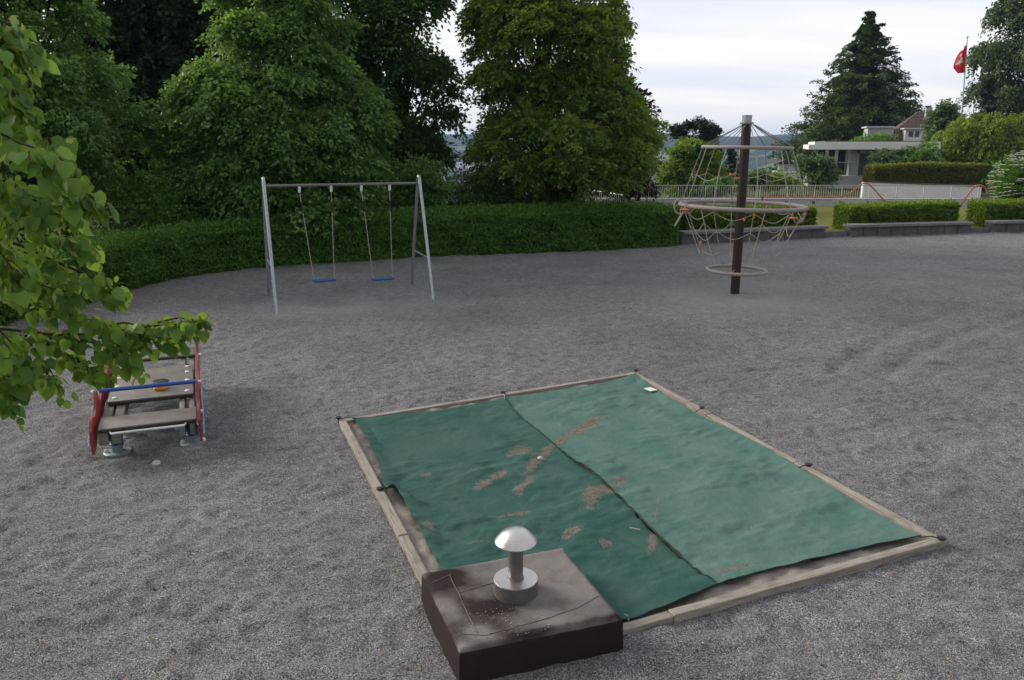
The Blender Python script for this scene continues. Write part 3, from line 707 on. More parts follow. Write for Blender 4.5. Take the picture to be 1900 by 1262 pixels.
hem = np.concatenate([np.c_[near_l[60:], zl[-1, 60:] - .002], np.c_[near_r, zr[-1, :] - .002][1:]])
bxC = BX[2]; hem = hem[hem[:, 0] > bxC[0] + .01]
MB().tube(hem[::2], .006, 6).build('hem', M['seam'], cv, True)
lb = MB(); p = P(1207, 723, G(1207, 723, .08)[1]); p[2] = .085
rt = frame((.45, -.89, .0)); lb.box(p, (.15, .12, .003), rt); lb.build('care_label', M['paper'], cv)
for (u, v, u2, v2) in ((660, 777, 632, 777), (936, 741, 933, 731), (1178, 695, 1180, 689), (1706, 997, 1742, 999), (718, 907, 706, 908), (1290, 765, 1303, 758), (1482, 868, 1497, 864), (1166, 1152, 1158, 1140)):
    a = G(u, v, .078); b = G(u2, v2, .10 if u != 1166 else .16); mid = (a + b) / 2 + np.array([.01, -.01, .018])
    MB().tube(catmull([a, mid, b], 6), .0055, 6).build('elastic_cord', M['rope'] if u in (936, 1166) else M['cord'], cv, True)
# loose bits lying on the cover
m = MB(); m.tube([G(1168, 979, .072), G(1188, 983, .074)], .006, 5); tag(m.build('twig', M['rope']), 'thin pale twig lying on the green cover', 'twig')
pb = G(1002, 850, .08); m = MB(); m.lathe(pb, [(.001, -.014), (.026, -.008), (.030, .002), (.018, .014), (.001, .017)], 9); tag(m.build('pebble', M['stone'], None, True), 'small pale pebble on the sandy streak of the green cover', 'pebble')
ps = G(290, 860, .012); m = MB(); m.lathe(ps, [(.001, -.03), (.040, -.02), (.050, .0), (.036, .024), (.012, .034), (.001, .035)], 14); so_ = tag(m.build('stone', M['stone'], None, True), 'round pale stone on the gravel in front of the spring rocker', 'stone')

# ================================================================== VENT SHAFT
vs = thing('ventilation_shaft', (*((BX[0] + BX[2]) / 2)[:2], 0), 'dark felt covered ventilation shaft with a shiny mushroom cap', 'vent shaft')
def quad_grid(A, B, C, D, n, m):
    u = np.linspace(0, 1, n)[None, :, None]; v = np.linspace(0, 1, m)[:, None, None]
    return (1 - u) * (1 - v) * A + u * (1 - v) * B + u * v * C + (1 - u) * v * D
A, B_, C_, D_ = BX
top = quad_grid(A, B_, C_, D_, 90, 80); m_, n_ = top.shape[:2]
uu = np.linspace(0, 1, n_)[None, :] * np.ones((m_, 1)); vv = np.linspace(0, 1, m_)[:, None] * np.ones((1, n_))
ed = np.minimum(np.minimum(uu, 1 - uu), np.minimum(vv, 1 - vv))
top[..., 2] = .27 - .022 * np.exp(-ed / .012) + .006 * fbm(top[..., 0] * 4, top[..., 1] * 4, 61, 3) + .004 * fbm(top[..., 0] * 14, top[..., 1] * 14, 63, 2) + .010 * (np.exp(-((vv - 0.03) / .05) ** 2) + np.exp(-((uu - 0.02) / .04) ** 2) * .6)
dust = .46 + .80 * uu - .15 * vv + .5 * fbm(uu * 7, vv * 7, 91, 4)
dust = np.maximum(dust, .95 * (1 - sstep(.0, .30, vv)))
dust -= 1.1 * np.exp(-(((uu - .12) / .16) ** 2 + ((vv - .12) / .14) ** 2))
dust -= .75 * np.exp(-(((uu - .36) / .16) ** 2 + ((vv - .66) / .24) ** 2))
dust += .75 * np.exp(-(((uu - .06) / .06) ** 2 + ((vv - .55) / .16) ** 2)) + .8 * np.exp(-(((uu - .15) / .08) ** 2 + ((vv - .86) / .07) ** 2)) + .6 * np.exp(-(((uu - .03) / .05) ** 2 + ((vv - .97) / .05) ** 2)) + .5 * np.exp(-(((uu - .38) / .1) ** 2 + ((vv - .82) / .09) ** 2))
dust -= .7 * np.exp(-(((vv - .97) / .035) ** 2)) * sstep(.2, .5, uu) + .5 * np.exp(-((uu - .99) / .02) ** 2)
Vt = top.reshape(-1, 3); idx = np.arange(m_ * n_).reshape(m_, n_)
F = np.stack([idx[:-1, :-1], idx[1:, :-1], idx[1:, 1:], idx[:-1, 1:]], -1).reshape(-1, 4)
loop = np.concatenate([idx[0, :-1], idx[:-1, -1], idx[-1, :0:-1], idx[:0:-1, 0]])
Vs = [Vt]; dd_ = [dust.ravel()]; k = len(loop); prev = loop; off = len(Vt); cen = Vt.mean(0)
for z, gr in ((.225, .006), (.12, .010), (.0, .016), (-.1, .016)):
    q = Vt[loop].copy(); dirv = nrm((q - cen) * [1, 1, 0]); q += dirv * (gr + .006 * fbm(q[:, 0] * 5, q[:, 1] * 5 + z * 9, 67, 2))[:, None]; q[:, 2] = z
    new = np.arange(off, off + k); F = np.concatenate([F, np.stack([prev, np.roll(prev, -1), np.roll(new, -1), new], 1)]); Vs.append(q); dd_.append(np.full(k, -1.0 if z > .05 else -.3)); prev = new; off += k
me = quadmesh('plinth', np.concatenate(Vs) - wloc(vs), F, {'dust': ('POINT', np.concatenate(dd_))})
o = link('plinth', me, M['felt'], vs, True)
try: me.set_sharp_from_angle(angle=R(60))
except Exception: pass
def strip(a, b, wd, z, name='felt_strip'):            # lap joints of the felt, a few mm proud
    def pt(u, v):
        q = (1 - u) * (1 - v) * A + u * (1 - v) * B_ + u * v * C_ + (1 - u) * v * D_
        return q[:2]
    a, b = pt(*a), pt(*b); n = 24; t = np.linspace(0, 1, n)
    path = a[None] + (b - a)[None] * t[:, None]; path = path + (fbm(path[:, 0] * 9, path[:, 1] * 9, 83, 2) * .006)[:, None]
    zz = np.interp(t, [0, 1], [z, z])
    ii = np.clip((np.array([[np.argmin(np.hypot(Vt[:, 0] - q[0], Vt[:, 1] - q[1]))] for q in path])).ravel(), 0, len(Vt) - 1)
    pts = np.c_[path, Vt[ii, 2] + .0015]
    MB().tube(pts, .003, 5).build(name, M['lap'], vs, True)
M['lap'] = simple('felt lap edge', (.19, .17, .155), (.09, .078, .07), 12, .8, 0, .002, 90, .2)
for a, b in (((.16, .10), (.14, .86)), ((.16, .36), (.42, .31)), ((.03, .17), (.17, .10)), ((.18, .90), (.55, .86)), ((.55, .86), (.80, .80)), ((.80, .80), (.97, .72)), ((.05, .84), (.18, .90))): strip(a, b, .01, .27)
vc = G(957, 1098, .27); vc[2] = .268; rr = 42.5 / FPX * 5.45
yq = vc[1]
def zat(v): return P(957, v, yq)[2]
m = MB(); hcol = .112
m.lathe(vc, [(rr, 0), (rr, hcol - .004), (rr - .004, hcol)], 56, False); m.build('collar', M['dull_metal'], vs, True)
m = MB(); m.lathe(vc, [(rr - .003, hcol + .001), (.052, hcol + .003)], 56, False); m.build('collar_lid', M['brushed'], vs, True)
rp = 14.5 / FPX * 5.3; zc = zat(1003) - vc[2]
m = MB(); m.lathe(vc, [(rp + .006, hcol), (rp + .006, hcol + .012), (rp, hcol + .014), (rp, zc)], 40, False); m.build('pipe', M['dull_metal'], vs, True)
rd = 41.5 / FPX * 5.25
prof = [(.03, -.002), (rd - .004, -.004), (rd, -.002), (rd, .003)] + [(rd * q, .003 + .098 * (1 - q ** 2.3)) for q in np.linspace(.985, .004, 26)]
m = MB(); m.lathe(vc + [0, 0, zc - .005], prof, 64, False); m.build('mushroom_cap', M['brushed'], vs, True)

# ================================================================== SWING SET
fL1, fL2, fR1, fR2 = [G(u, v) for u, v in ((514, 583), (499, 550), (805, 558), (763, 527))]
aL = (fL1 + fL2) / 2; aR = (fR1 + fR2) / 2
aL[2] = P(487, 331, aL[1])[2]; aR[2] = P(778, 327, aR[1])[2]
ss = thing('swing_set', (*((aL + aR) / 2)[:2], 0), 'galvanised steel swing frame with two blue swings before the hedge', 'swing set')
for a, f1, f2 in ((aL, fL1, fL2), (aR, fR1, fR2)):
    for f, o_ in ((f1, f2), (f2, f1)):
        d = nrm(f - a); e = nrm(f - o_)
        pth = catmull([a, a + e * .05 - [0, 0, .03], a + (f - a) * .06 + e * .045, a + (f - a) * .5 + e * .01, f - [0, 0, .15]], 6)
        MB().tube(pth, .036, 12).build('leg', M['steel'], ss, True)
    k = .665; MB().tube([a + (f1 - a) * k, a + (f2 - a) * k], .022, 8).build('cross_brace', M['steel'], ss, True)
bL, bR = aL - [0, 0, .16], aR - [0, 0, .16]
MB().tube([bL, bR], .031, 12).build('top_bar', M['bar_brown'], ss, True)
ax = nrm(bR - bL)
for (t0, t1), zs in (((.213, .412), P(590, 520, 17.2)[2]), ((.608, .797), P(700, 516, 17.9)[2])):
    p0 = bL + (bR - bL) * t0; p1 = bL + (bR - bL) * t1; c = (p0 + p1) / 2
    seat_c = np.array([c[0], c[1], zs]) + np.array([.09, -.05, 0]); rt = frame(ax)
    m = MB(); m.box(seat_c, (.50, .20, .045), rt, .018)
    seat = m.build('swing_seat', M['swing_blue'], ss, True)
    for q, s in ((p0, -1), (p1, 1)):
        m = MB(); m.box(q - [0, 0, .055], (.05, .05, .09), rt, .01); m.lathe(q - [0, 0, .05], [(.026, -.10), (.03, -.02), (.02, .0)], 10)
        hg = m.build('hanger', M['white_plastic'], ss, True)
        e = seat_c + ax * s * .225 + [0, 0, .015]; st = q - [0, 0, .13]
        n = 40; path = st + (e - st) * np.linspace(0, 1, n)[:, None]
        MB().tube(path, .0085 + .0022 * np.sin(np.arange(n) * 2.1), 6).build('rope', M['rope'], seat, True)
        MB().tube(st + (e - st) * np.array([[.12], [.18], [.24]]), [.011, .014, .011], 6).build('rope_sleeve', M['dark_steel'], seat, True)

# ================================================================== ROPE CLIMBER
mp = G(1363, 543); mp = np.array([5.28, 18.22, 0])
rc = thing('rope_climber', mp, 'revolving rope climbing mast with three grey rings and orange clips', 'climbing frame')
MB().tube([mp - [0, 0, .2], mp + [0, 0, 3.88]], .105, 20).build('mast', M['mast'], rc, True)
m = MB(); m.lathe(mp + [0, 0, 3.84], [(.13, 0), (.155, .0), (.155, .035), (.13, .045)], 28); m.build('hub_flange', M['zinc'], rc, True)
m = MB(); m.lathe(mp + [0, 0, 3.885], [(.105, 0), (.105, .13), (.112, .132), (.112, .15), (.0005, .155)], 28); m.build('mast_cap', M['steel'], rc, True)
tilt = R(1.0)
def ringp(r, z, a): x = r * math.cos(a); return mp + np.array([x + .012 * z, r * math.sin(a), z - x * math.tan(tilt)])
ZT, ZM, ZB = 3.33, 2.03, .53; RT_, RM_, RB_ = .98, 1.40, .68
for nm, r, z, tr in (('top_ring', RT_, ZT, .038), ('middle_ring', RM_, ZM, .046), ('bottom_ring', RB_, ZB, .040)):
    MB().tube([ringp(r, z, a) for a in np.linspace(0, 2 * math.pi, 73)[:-1]], tr, 12, closed=True).build(nm, M['hose_ring'], rc, True)
NC = 10; A0 = .22
angs = [A0 + i * 2 * math.pi / NC for i in range(NC)]
def rope(p, r=.008, n=8, nm='rope', mt='rope', sag=0.0):
    p = catmull(p, n) if len(p) > 2 else np.array(p)
    return MB().tube(p, r, 6).build(nm, M[mt], rc, True)
for i, a in enumerate(angs):
    for k in ((-1, 1) if i % 2 == 0 else (0,)):
        rope([ringp(.13, 3.83, a + .05 * k), ringp(RT_, ZT + .03, a + .07 * k)], .0085, nm='suspension_cable', mt='cable')
    ab = a + .05 * math.sin(i * 3)
    rope([ringp(RT_, ZT, a), ringp(1.2, 2.72, ab), ringp(RM_, ZM, a)], .0095, 4)
    # lower net: down to the bottom ring
    rope([ringp(RM_, ZM, a), ringp(1.18, 1.55, a), ringp(.95, 1.02, a + .02), ringp(RB_, ZB, a)], .0095, 5)
    if i % 2: m = MB(); q = ringp(RM_ - .01, ZM - .12, a); m.box(q, (.045, .045, .10), rotz(a), .012); m.build('clip', M['orange'], rc, True)
    a2 = angs[(i + 1) % NC] + (2 * math.pi if i == NC - 1 else 0); md = (a + a2) / 2
    if i not in (6, 8): rope([ringp(1.2, 2.72, a), ringp(1.15, 2.66 - .03 * (i % 3), md), ringp(1.2, 2.72, a2)], .008, 6, 'net_rope')
    rope([ringp(RM_, ZM - .08, a), ringp(RM_ - .02, ZM - .24 - .03 * (i % 2), md), ringp(RM_, ZM - .08, a2)], .008, 8, 'net_rope')
    if i != 4: rope([ringp(1.18, 1.52, a), ringp(1.1, 1.36 - .04 * (i % 3), md), ringp(1.18, 1.52, a2)], .008, 8, 'net_rope')
    if i % 3: rope([ringp(.95, 1.02, a), ringp(.88, .88 + .03 * (i % 3), md), ringp(.95, 1.02, a2)], .008, 8, 'net_rope')
    if i % 2 == 0: rope([ringp(RB_, ZB, a), ringp(.3, ZB - .03, a), ringp(.11, ZB + .02, a)], .008, 4, 'net_rope')
for (u, v, rr_) in ((1272, 389, .0), (1472, 405, .0)):
    q = P(u, v, 17.75 if u < 1300 else 17.95); m = MB(); m.lathe(q, [(.02, -.02), (.09, -.018), (.11, .0), (.09, .018), (.02, .022)], 20); m.build('foot_disc', M['orange'], rc, True)
    top_ = q + np.array([0, .1, .16]); rope([top_, q + [0, .03, .03], q + [0, 0, -.02]], .012, 4, 'hanging_rope')
    s = 1 if u > 1400 else -1
    lp = [q + [0, 0, 0.0], q + [s * .06, 0, -.09], q + [s * .20, 0, -.07], q + [s * .26, .02, .08], q + [s * .2, .06, .2], q + [s * .08, .1, .24]]
    rope(lp, .016, 6, 'loop_rope')
q = P(1268, 393, 17.7); rope([q, q + [-.09, 0, -.16], q + [-.18, 0, -.32]], .022, 4, 'hanging_rope')
q = P(1300, 452, 17.6); m = MB(); m.box(q, (.05, .05, .12), None, .015); m.build('clip', M['orange'], rc, True)
q = P(1381, 408, 18.0); m = MB(); m.box(q, (.06, .05, .06), None, .015); m.build('clip', M['orange'], rc, True)
for u, v in ((1358, 324), (1368, 331)):
    q = P(u, v, 17.2); m = MB(); m.box(q, (.11, .04, .04), None, .012); m.build('clip', M['orange'], rc, True)

# ================================================================== SPRING ROCKER
RO = np.array([-4.03, 8.16, 0]); WV = np.array([.930, .366, 0]); LV = np.array([-.366, .930, 0]); TS = .062
def rk(s, w_, z): return RO + LV * s + WV * w_ + np.array([0, 0, z + TS * s])       # z is measured from the tilted deck line
ro = thing('spring_rocker', RO + LV * 1.4, 'seesaw rocker with red side panels and blue bars on springs under the leaves', 'spring rocker')
RT = np.stack([WV, nrm(LV + np.array([0, 0, TS])), nrm(np.cross(WV, nrm(LV + np.array([0, 0, TS]))))], 1)
def rbox(s0, s1, w0, w1, z0, z1, name, mat, bev=.006, parent=ro):
    m = MB(); m.box(rk((s0 + s1) / 2, (w0 + w1) / 2, (z0 + z1) / 2), (w1 - w0, s1 - s0, z1 - z0), RT, bev); return m.build(name, mat, parent, True)
DZ = .40
for s0, s1 in ((0.0, .36), (2.40, 2.74)):
    b = rbox(s0, s1, -.50, .50, DZ - .022, DZ, 'seat_board', M['board'])
    rbox(s0 + .004, s1 - .004, -.496, .496, DZ - .05, DZ - .024, 'board_edge', M['board_edge'], .003, b)
pf = rbox(.80, 1.92, -.47, .47, DZ - .010, DZ + .012, 'platform', M['board'])
rbox(.805, 1.915, -.465, .465, DZ - .045, DZ - .012, 'board_edge', M['board_edge'], .003, pf)
for s in (.90, 1.30, 1.62, 1.84):
    for w_ in (-.40, .40):
        m = MB(); m.lathe(rk(s, w_, DZ + .012), [(.028, -.002), (.028, .006), (.018, .014), (.0005, .016)], 14); m.build('bolt', M['white_plastic'], pf, True)
for w0 in (-.46, -.335, .33, .44):
    rbox(.02, 2.72, w0 - .045 if w0 < 0 else w0 - .02, w0 + .05 if w0 < 0 else w0 + .04, DZ - .20, DZ - .056, 'deck_beam', M['wood_beam'])
# wavy side panels
def panel(w_, sgn):
    s = np.linspace(-.09, 2.90, 90)
    topz = DZ + .02 + .24 * np.exp(-((s - .62) / .15) ** 2) + .24 * np.exp(-((s - 2.66) / .18) ** 2) + .07 * np.exp(-((s - .05) / .12) ** 2) + .09 * np.exp(-((s - 1.72) / .2) ** 2) + .04 * np.sin(s * 7)
    botz = DZ - .17 - .09 * np.exp(-((s + .08) / .22) ** 2) - .02 * np.sin(s * 9) - .06 * np.exp(-((s - 2.8) / .25) ** 2)
    tp = [rk(a, w_, b) for a, b in zip(s, topz)]; bt = [rk(a, w_, b) for a, b in zip(s, botz)]
    n = len(s); m = MB(); th = WV * .028 * sgn
    V = tp + bt + [q + th for q in tp] + [q + th for q in bt]; F = []
    for i in range(n - 1):
        F += [(i, i + 1, n + i + 1, n + i), (2 * n + i, 3 * n + i, 3 * n + i + 1, 2 * n + i + 1), (i, 2 * n + i, 2 * n + i + 1, i + 1), (n + i, n + i + 1, 3 * n + i + 1, 3 * n + i)]
    F += [(0, n, 3 * n, 2 * n), (n - 1, 3 * n - 1, 4 * n - 1, 2 * n - 1)]
    m.add(V, F); o = m.build('side_panel', M['red_panel'], ro, True)
    # blue wave trim fixed outside the red panel
    s2 = np.linspace(-.10, 1.25, 60); z2 = DZ - .02 + .10 * np.exp(-((s2 - .62) / .22) ** 2) + .03 * np.sin(s2 * 26) - .10 * (1 - s2 / 1.25)
    pth = [rk(a, w_ + sgn * .05, b) for a, b in zip(s2, z2)]
    MB().tube(pth, .012, 6).build('wave_trim', M['blue_pale'], o, True)
    for sv, zv in ((.62, .21), (2.64, .21), (.25, -.02), (2.35, .0)):
        m = MB(); c = rk(sv, w_ + sgn * .03, DZ + zv); m.tube([c, c + WV * sgn * .03], [.024, .016], 10); m.build('bolt', M['white_plastic'], o, True)
panel(.515, 1); panel(-.543, -1)
for s, z in ((.61, DZ + .22), (2.62, DZ + .205)):
    MB().tube([rk(s, -.515, z), rk(s, .515, z)], .024, 12).build('handlebar', M['bar_blue'], ro, True)
MB().tube([rk(.0, -.385, DZ - .045), rk(-.05, -.37, DZ - .05), rk(-.05, .37, DZ - .05), rk(.0, .385, DZ - .045)], .018, 10).build('footrest', M['chrome'], ro, True)
m = MB(); c = rk(1.06, .10, DZ + .012); m.lathe(c, [(.075, 0), (.085, .02), (.07, .06), (.03, .075)], 22); dial = m.build('play_knob', M['yellow'], ro, True)
m = MB(); m.lathe(c + [-.02, .05, .075], [(.02, 0), (.095, .002), (.10, .012), (.09, .018), (.03, .02)], 26); m.build('knob_disc', M['dark_steel'], dial, True)
for s, ws in ((.30, (-.37, .43)), (.85, (-.30, .36)), (2.55, (-.36, .40))):
    for w_ in ws:
        g = RO + LV * s + WV * w_; g[2] = 0; zt = DZ - .20 + TS * s
        n = 110; t = np.linspace(0, 1, n); pth = np.stack([g[0] + .062 * np.cos(t * 2 * math.pi * 4.5), g[1] + .062 * np.sin(t * 2 * math.pi * 4.5), .10 + (zt - .10) * t], 1)
        MB().tube(pth, .012, 6).build('spring', M['blue_steel'], ro, True)
        m = MB(); m.lathe(g, [(.06, .0), (.06, .12), (.05, .125)], 20); foot = m.build('spring_foot', M['zinc'], ro, True)
        m = MB(); m.lathe(g, [(.145, -.03), (.145, .016), (.138, .022), (.02, .024)], 28); bp = m.build('base_plate', M['zinc'], ro, True)
        for sg in (-1, 1):
            m = MB(); m.lathe(g + WV * .112 * sg + [0, 0, .02], [(.026, 0), (.026, .018), (.014, .032), (.0005, .034)], 12); m.build('bolt', M['white_plastic'], bp, True)
# ================================================================== HEDGES, BENCHES, WALLS
hedge('clipped_hedge', hedge_path, 1.15, [1.0, 1.05, 1.08, 1.1, 1.18, 1.24, 1.27, 1.29, 1.3, 1.22], L['hedge'], 'long curved dark green clipped hedge behind the swing set', None, 2400, .075, .5, .24)
hb = [((6.3, 28.1), (11.62, 30.05), (1.10, 1.0), 'low clipped hedge behind the bench beside the climbing mast'),
      ((13.0, 30.4), (17.9, 31.55), (1.0, 1.08), 'bright clipped hedge behind the middle bench'),
      ((19.0, 31.75), (26.0, 32.9), (1.06, 1.12), 'clipped hedge below the white flowering bush')]
for a, b, h, lab in hb:
    hedge('clipped_hedge', [a, tuple((np.array(a) + b) / 2), b], 1.0, list(h), L['hedge_bright'], lab, None, 2000, .085, .5, .12)
blabs = ['long concrete bench partly behind the climbing mast', 'middle grey concrete bench between the two hedge gaps', 'grey concrete bench under the white flowering bush at the right edge']
for (a, b), lab in zip(bench_segs, blabs):
    a = np.array([*a, 0.]); b = np.array([*b, 0.]); d = b - a; ln = np.linalg.norm(d); d /= ln; n = np.array([-d[1], d[0], 0]); rt = frame(d)
    t = thing('concrete_bench', (a + b) / 2, lab, 'bench', 'concrete benches along the hedges')
    ns = 3
    for i in range(ns):
        c = a + d * (ln * (i + .5) / ns) + n * .24 + [0, 0, .405]
        MB().box(c, (ln / ns - .006, .56, .10), rt, .012).build('seat_slab', M['bench_top'], t, True)
    nb = int(round(ln / .62))
    for i in range(nb):
        c = a + d * (ln * (i + .5) / nb) + n * (.30 + rng.uniform(-.012, .012)) + [0, 0, .125]
        MB().box(c, (ln / nb - .022, .40, .455), rt, .012).build('block', M['concrete_dark'], t, True)
for a, b in ((bench_segs[0][1], bench_segs[1][0]), (bench_segs[1][1], bench_segs[2][0])):
    a = np.array([*a, 0.]); b = np.array([*b, 0.]); d = nrm(b - a); n = np.array([-d[1], d[0], 0]); a = a + d * .01; b = b - d * .01
    first = a[0] < 15
    MB().box((a + b) / 2 + n * .25 + [0, 0, .03], (np.linalg.norm(b - a), .2, .36), frame(d), .012)\
        .build('low_wall', M['concrete_dark'], None, True)
    o = [q for q in COL.objects if q.name.startswith('low_wall')][-1]
    tag(o, 'low concrete kerb wall between the left bench and the middle bench' if first else 'low concrete kerb wall between the middle and the rightmost bench', 'low wall')

# ramp wall with steel railing
YR = 45.0
w0 = P(1105, 368, YR); w1 = P(1818, 368, YR); zt = P(1450, 368.5, YR)[2]
rw = MB(); rw.box(((w0[0] + w1[0]) / 2, YR + .15, (zt - 1.2) / 2), (w1[0] - w0[0], .3, zt + 1.2)).build('ramp_wall', M['concrete'], None)
tag(bpy.data.objects['ramp_wall'], 'long grey concrete parapet wall below the steel railing', 'wall')
rl = thing('steel_railing', ((w0[0] + w1[0]) / 2, YR, zt), 'long grey steel bar railing on the concrete parapet wall', 'railing')
zr_ = P(1450, 344, YR)[2]
MB().box(((w0[0] + w1[0]) / 2, YR - .05, zr_), (w1[0] - w0[0], .05, .035)).build('handrail', M['rail_steel'], rl)
MB().box(((w0[0] + w1[0]) / 2, YR - .05, zt + .045), (w1[0] - w0[0], .04, .03)).build('bottom_rail', M['rail_steel'], rl)
nb = int((w1[0] - w0[0]) / .128); xs = np.linspace(w0[0] + .03, w1[0] - .03, nb)
per = 12; groups = [xs[i:i + per] for i in range(0, nb, per)]
for gp in groups:
    m = MB()
    for x in gp[1:]: m.box((x, YR - .05, (zr_ + zt + .045) / 2), (.017, .017, zr_ - zt - .08))
    m.build('bar_panel', M['rail_steel'], rl)
    MB().box((gp[0], YR - .05, (zr_ + zt - .25) / 2), (.035, .04, zr_ - zt + .2)).build('post', M['rail_steel'], rl)
    MB().box((gp[0], YR - .03, zt - .22), (.13, .06, .12)).build('bracket', M['dark_trim'], rl)
# second, nearer railing that slopes down to the left
sr = thing('sloping_railing', P(1110, 375, 38), 'short railing with sloping handrail behind the end of the long hedge', 'railing')
q0 = P(1068, 348.5, 40); q1 = P(1156, 362, 37.5)
MB().tube([q0, q1], .03, 8).build('handrail', M['rail_steel'], sr, True)
m = MB()
for t in np.linspace(0, 1, 24):
    q = q0 + (q1 - q0) * t; m.box((q[0], q[1], q[2] - .55), (.022, .022, 1.1))
m.build('bar_panel', M['rail_steel'], sr)
p0 = P(1141, 365, 44.5); p1 = P(1141, 322, 44.5)
m = MB(); m.tube([p0 - [0, 0, .5], p1], .035, 8); m.lathe(p1, [(.05, -.02), (.05, .03), (.01, .06)], 10); tag(m.build('post', M['white_plastic'], None, True), 'slim white post beside the left end of the long railing', 'post')
gp_ = P(1413, 385, 44.3); m = MB(); m.box(gp_ + [0, 0, .1], (.09, .09, .9), None, .01); m.lathe(gp_ + [0, 0, .55], [(.07, 0), (.07, .03), (.02, .06)], 10); tag(m.build('marker_post', simple('olive paint', (.07, .075, .03)), None, True), 'short olive post standing against the parapet wall', 'post')
# orange hoses slung over the railing
yh = YR - .12
h1 = [P(u, v, yh) for u, v in ((1418, 366), (1480, 366.5), (1530, 366), (1560, 364.5), (1575, 360), (1588, 350), (1600, 341), (1610, 341), (1622, 351), (1635, 366), (1650, 380), (1662, 388))]
h1 = np.array(h1); h1[6:8, 1] -= .03
tag(MB().tube(catmull(h1, 6), .04, 8).build('orange_hose', M['hose'], None, True), 'long orange hose running along the railing and dipping over its middle', 'hose')
h2 = [P(u, v, yh) for u, v in ((1780, 384), (1788, 374), (1797, 360), (1808, 347), (1819, 344), (1828, 350), (1832, 358))]
tag(MB().tube(catmull(h2, 6), .045, 8).build('orange_hose', M['hose'], None, True), 'short arched orange hose beside the white flowering bush', 'hose')
# white ramp wall behind the railing, falling to the right
a0, a1 = P(1603, 338, 49), P(1822, 347, 49); m = MB()
m.prism([(a0[0], 49, -.9), (a1[0], 49, -.9), (a1[0], 49, a1[2]), (a0[0], 49, a0[2])], (0, .3, 0)); tag(m.build('white_wall', M['white_wall']), 'sloping white wall seen through the railing bars', 'wall')
m = MB(); m.prism([(a0[0] - .05, 48.95, a0[2] + .002), (a1[0] + .05, 48.95, a1[2] + .002), (a1[0] + .05, 48.95, a1[2] + .06), (a0[0] - .05, 48.95, a0[2] + .06)], (0, .4, 0)); cpn = m.build('coping', M['dark_trim'], bpy.data.objects['white_wall'])
# golden hedge on top of the bank
hg0, hg1 = P(1618, 340, 58), P(1832, 341, 58)
hz = hg0[2] - .6
gh = hedge('golden_hedge', [(hg0[0], 58), ((hg0[0] + hg1[0]) / 2, 58.3), (hg1[0], 58)], 1.4, [P(1630, 311, 58)[2] - hz, P(1700, 306, 58)[2] - hz, P(1800, 309, 58)[2] - hz], L['hedge_gold'], 'olive gold clipped hedge above the white sloping wall', None, 900, .13, .5, .16)
gh.location.z = hz

# ================================================================== HOUSES
YH = 66.0
def clear_glass():
    q = NT('clear balustrade glass'); a = q.n('ShaderNodeBsdfTransparent', {'Color': (.82, .88, .88, 1)}); b = q.n('ShaderNodeBsdfGlossy', {'Roughness': .05})
    mm = q.n('ShaderNodeMixShader', {0: .12, 1: a.outputs[0], 2: b.outputs[0]}); q.t.links.new(mm.outputs[0], q.out.inputs[0]); return q.m
SHEAR = .325           # the facade stands obliquely, so the flanks run away along this slope
def bx(name, u0, v0, u1, v1, Y, depth, mat, parent, dy=0.0, bev=0.0):
    a = P(u0, v0, Y); b = P(u1, v1, Y); m = MB()
    m.box(((a[0] + b[0]) / 2, Y + dy + depth / 2, (a[2] + b[2]) / 2), (abs(b[0] - a[0]), depth, abs(a[2] - b[2])), None, bev); V = m.V[0]; V[:, 0] += SHEAR * (V[:, 1] - Y); return m.build(name, mat, parent)
hs = thing('modern_house', P(1600, 350, YH), 'white flat roofed modern house with deep roof slab before the cedar', 'house')
bx('roof', 1501, 268.5, 1745, 277.5, YH - 1.6, 12, M['white_wall'], hs)
rf = bx('roof_edge', 1512, 263, 1745, 268.3, YH - 1.55, 11.8, M['white_wall'], hs)
bx('roof_planting', 1530, 261.5, 1745, 262.8, YH - 1, 10, simple('dry roof plants', (.14, .10, .04), (.09, .08, .03), 3, .95, 0, .05, 20), hs)
bx('wall', 1579, 278.2, 1591, 327, YH, 8, M['grey_wall'], hs)
bx('wall', 1591.2, 278.2, 1740, 284.5, YH, 8, M['grey_wall'], hs)
bx('wall', 1656, 284.7, 1740, 345, YH, 8, M['grey_wall'], hs)
bx('floor_slab', 1500, 326.5, 1655.8, 350, YH - .5, 9, M['grey_wall'], hs)
wd = bx('window', 1591.4, 284.8, 1655.6, 326, YH, .1, M['blind'], hs, .15)
m = MB()
for v in np.arange(287, 312, 2.3):
    a = P(1592, v, YH + .14); b = P(1655, v, YH + .14); m.box(((a[0] + b[0]) / 2, YH + .13, a[2]), (b[0] - a[0], .05, .035))
m.build('blind', simple('blind slats', (.16, .165, .175)), wd)
gw = bx('window', 1518, 278.3, 1578.6, 326, YH + 3, .1, M['window_dark'], hs)
for u in (1532, 1550, 1570): bx('frame', u, 278.4, u + 1.6, 325.8, YH + 2.9, .08, M['white_wall'], gw)
bal = bx('balustrade', 1478, 302, 1577, 325, YH - .9, .04, clear_glass(), hs)
bx('handrail', 1478, 301, 1590, 302, YH - .93, .06, M['rail_steel'], bal)
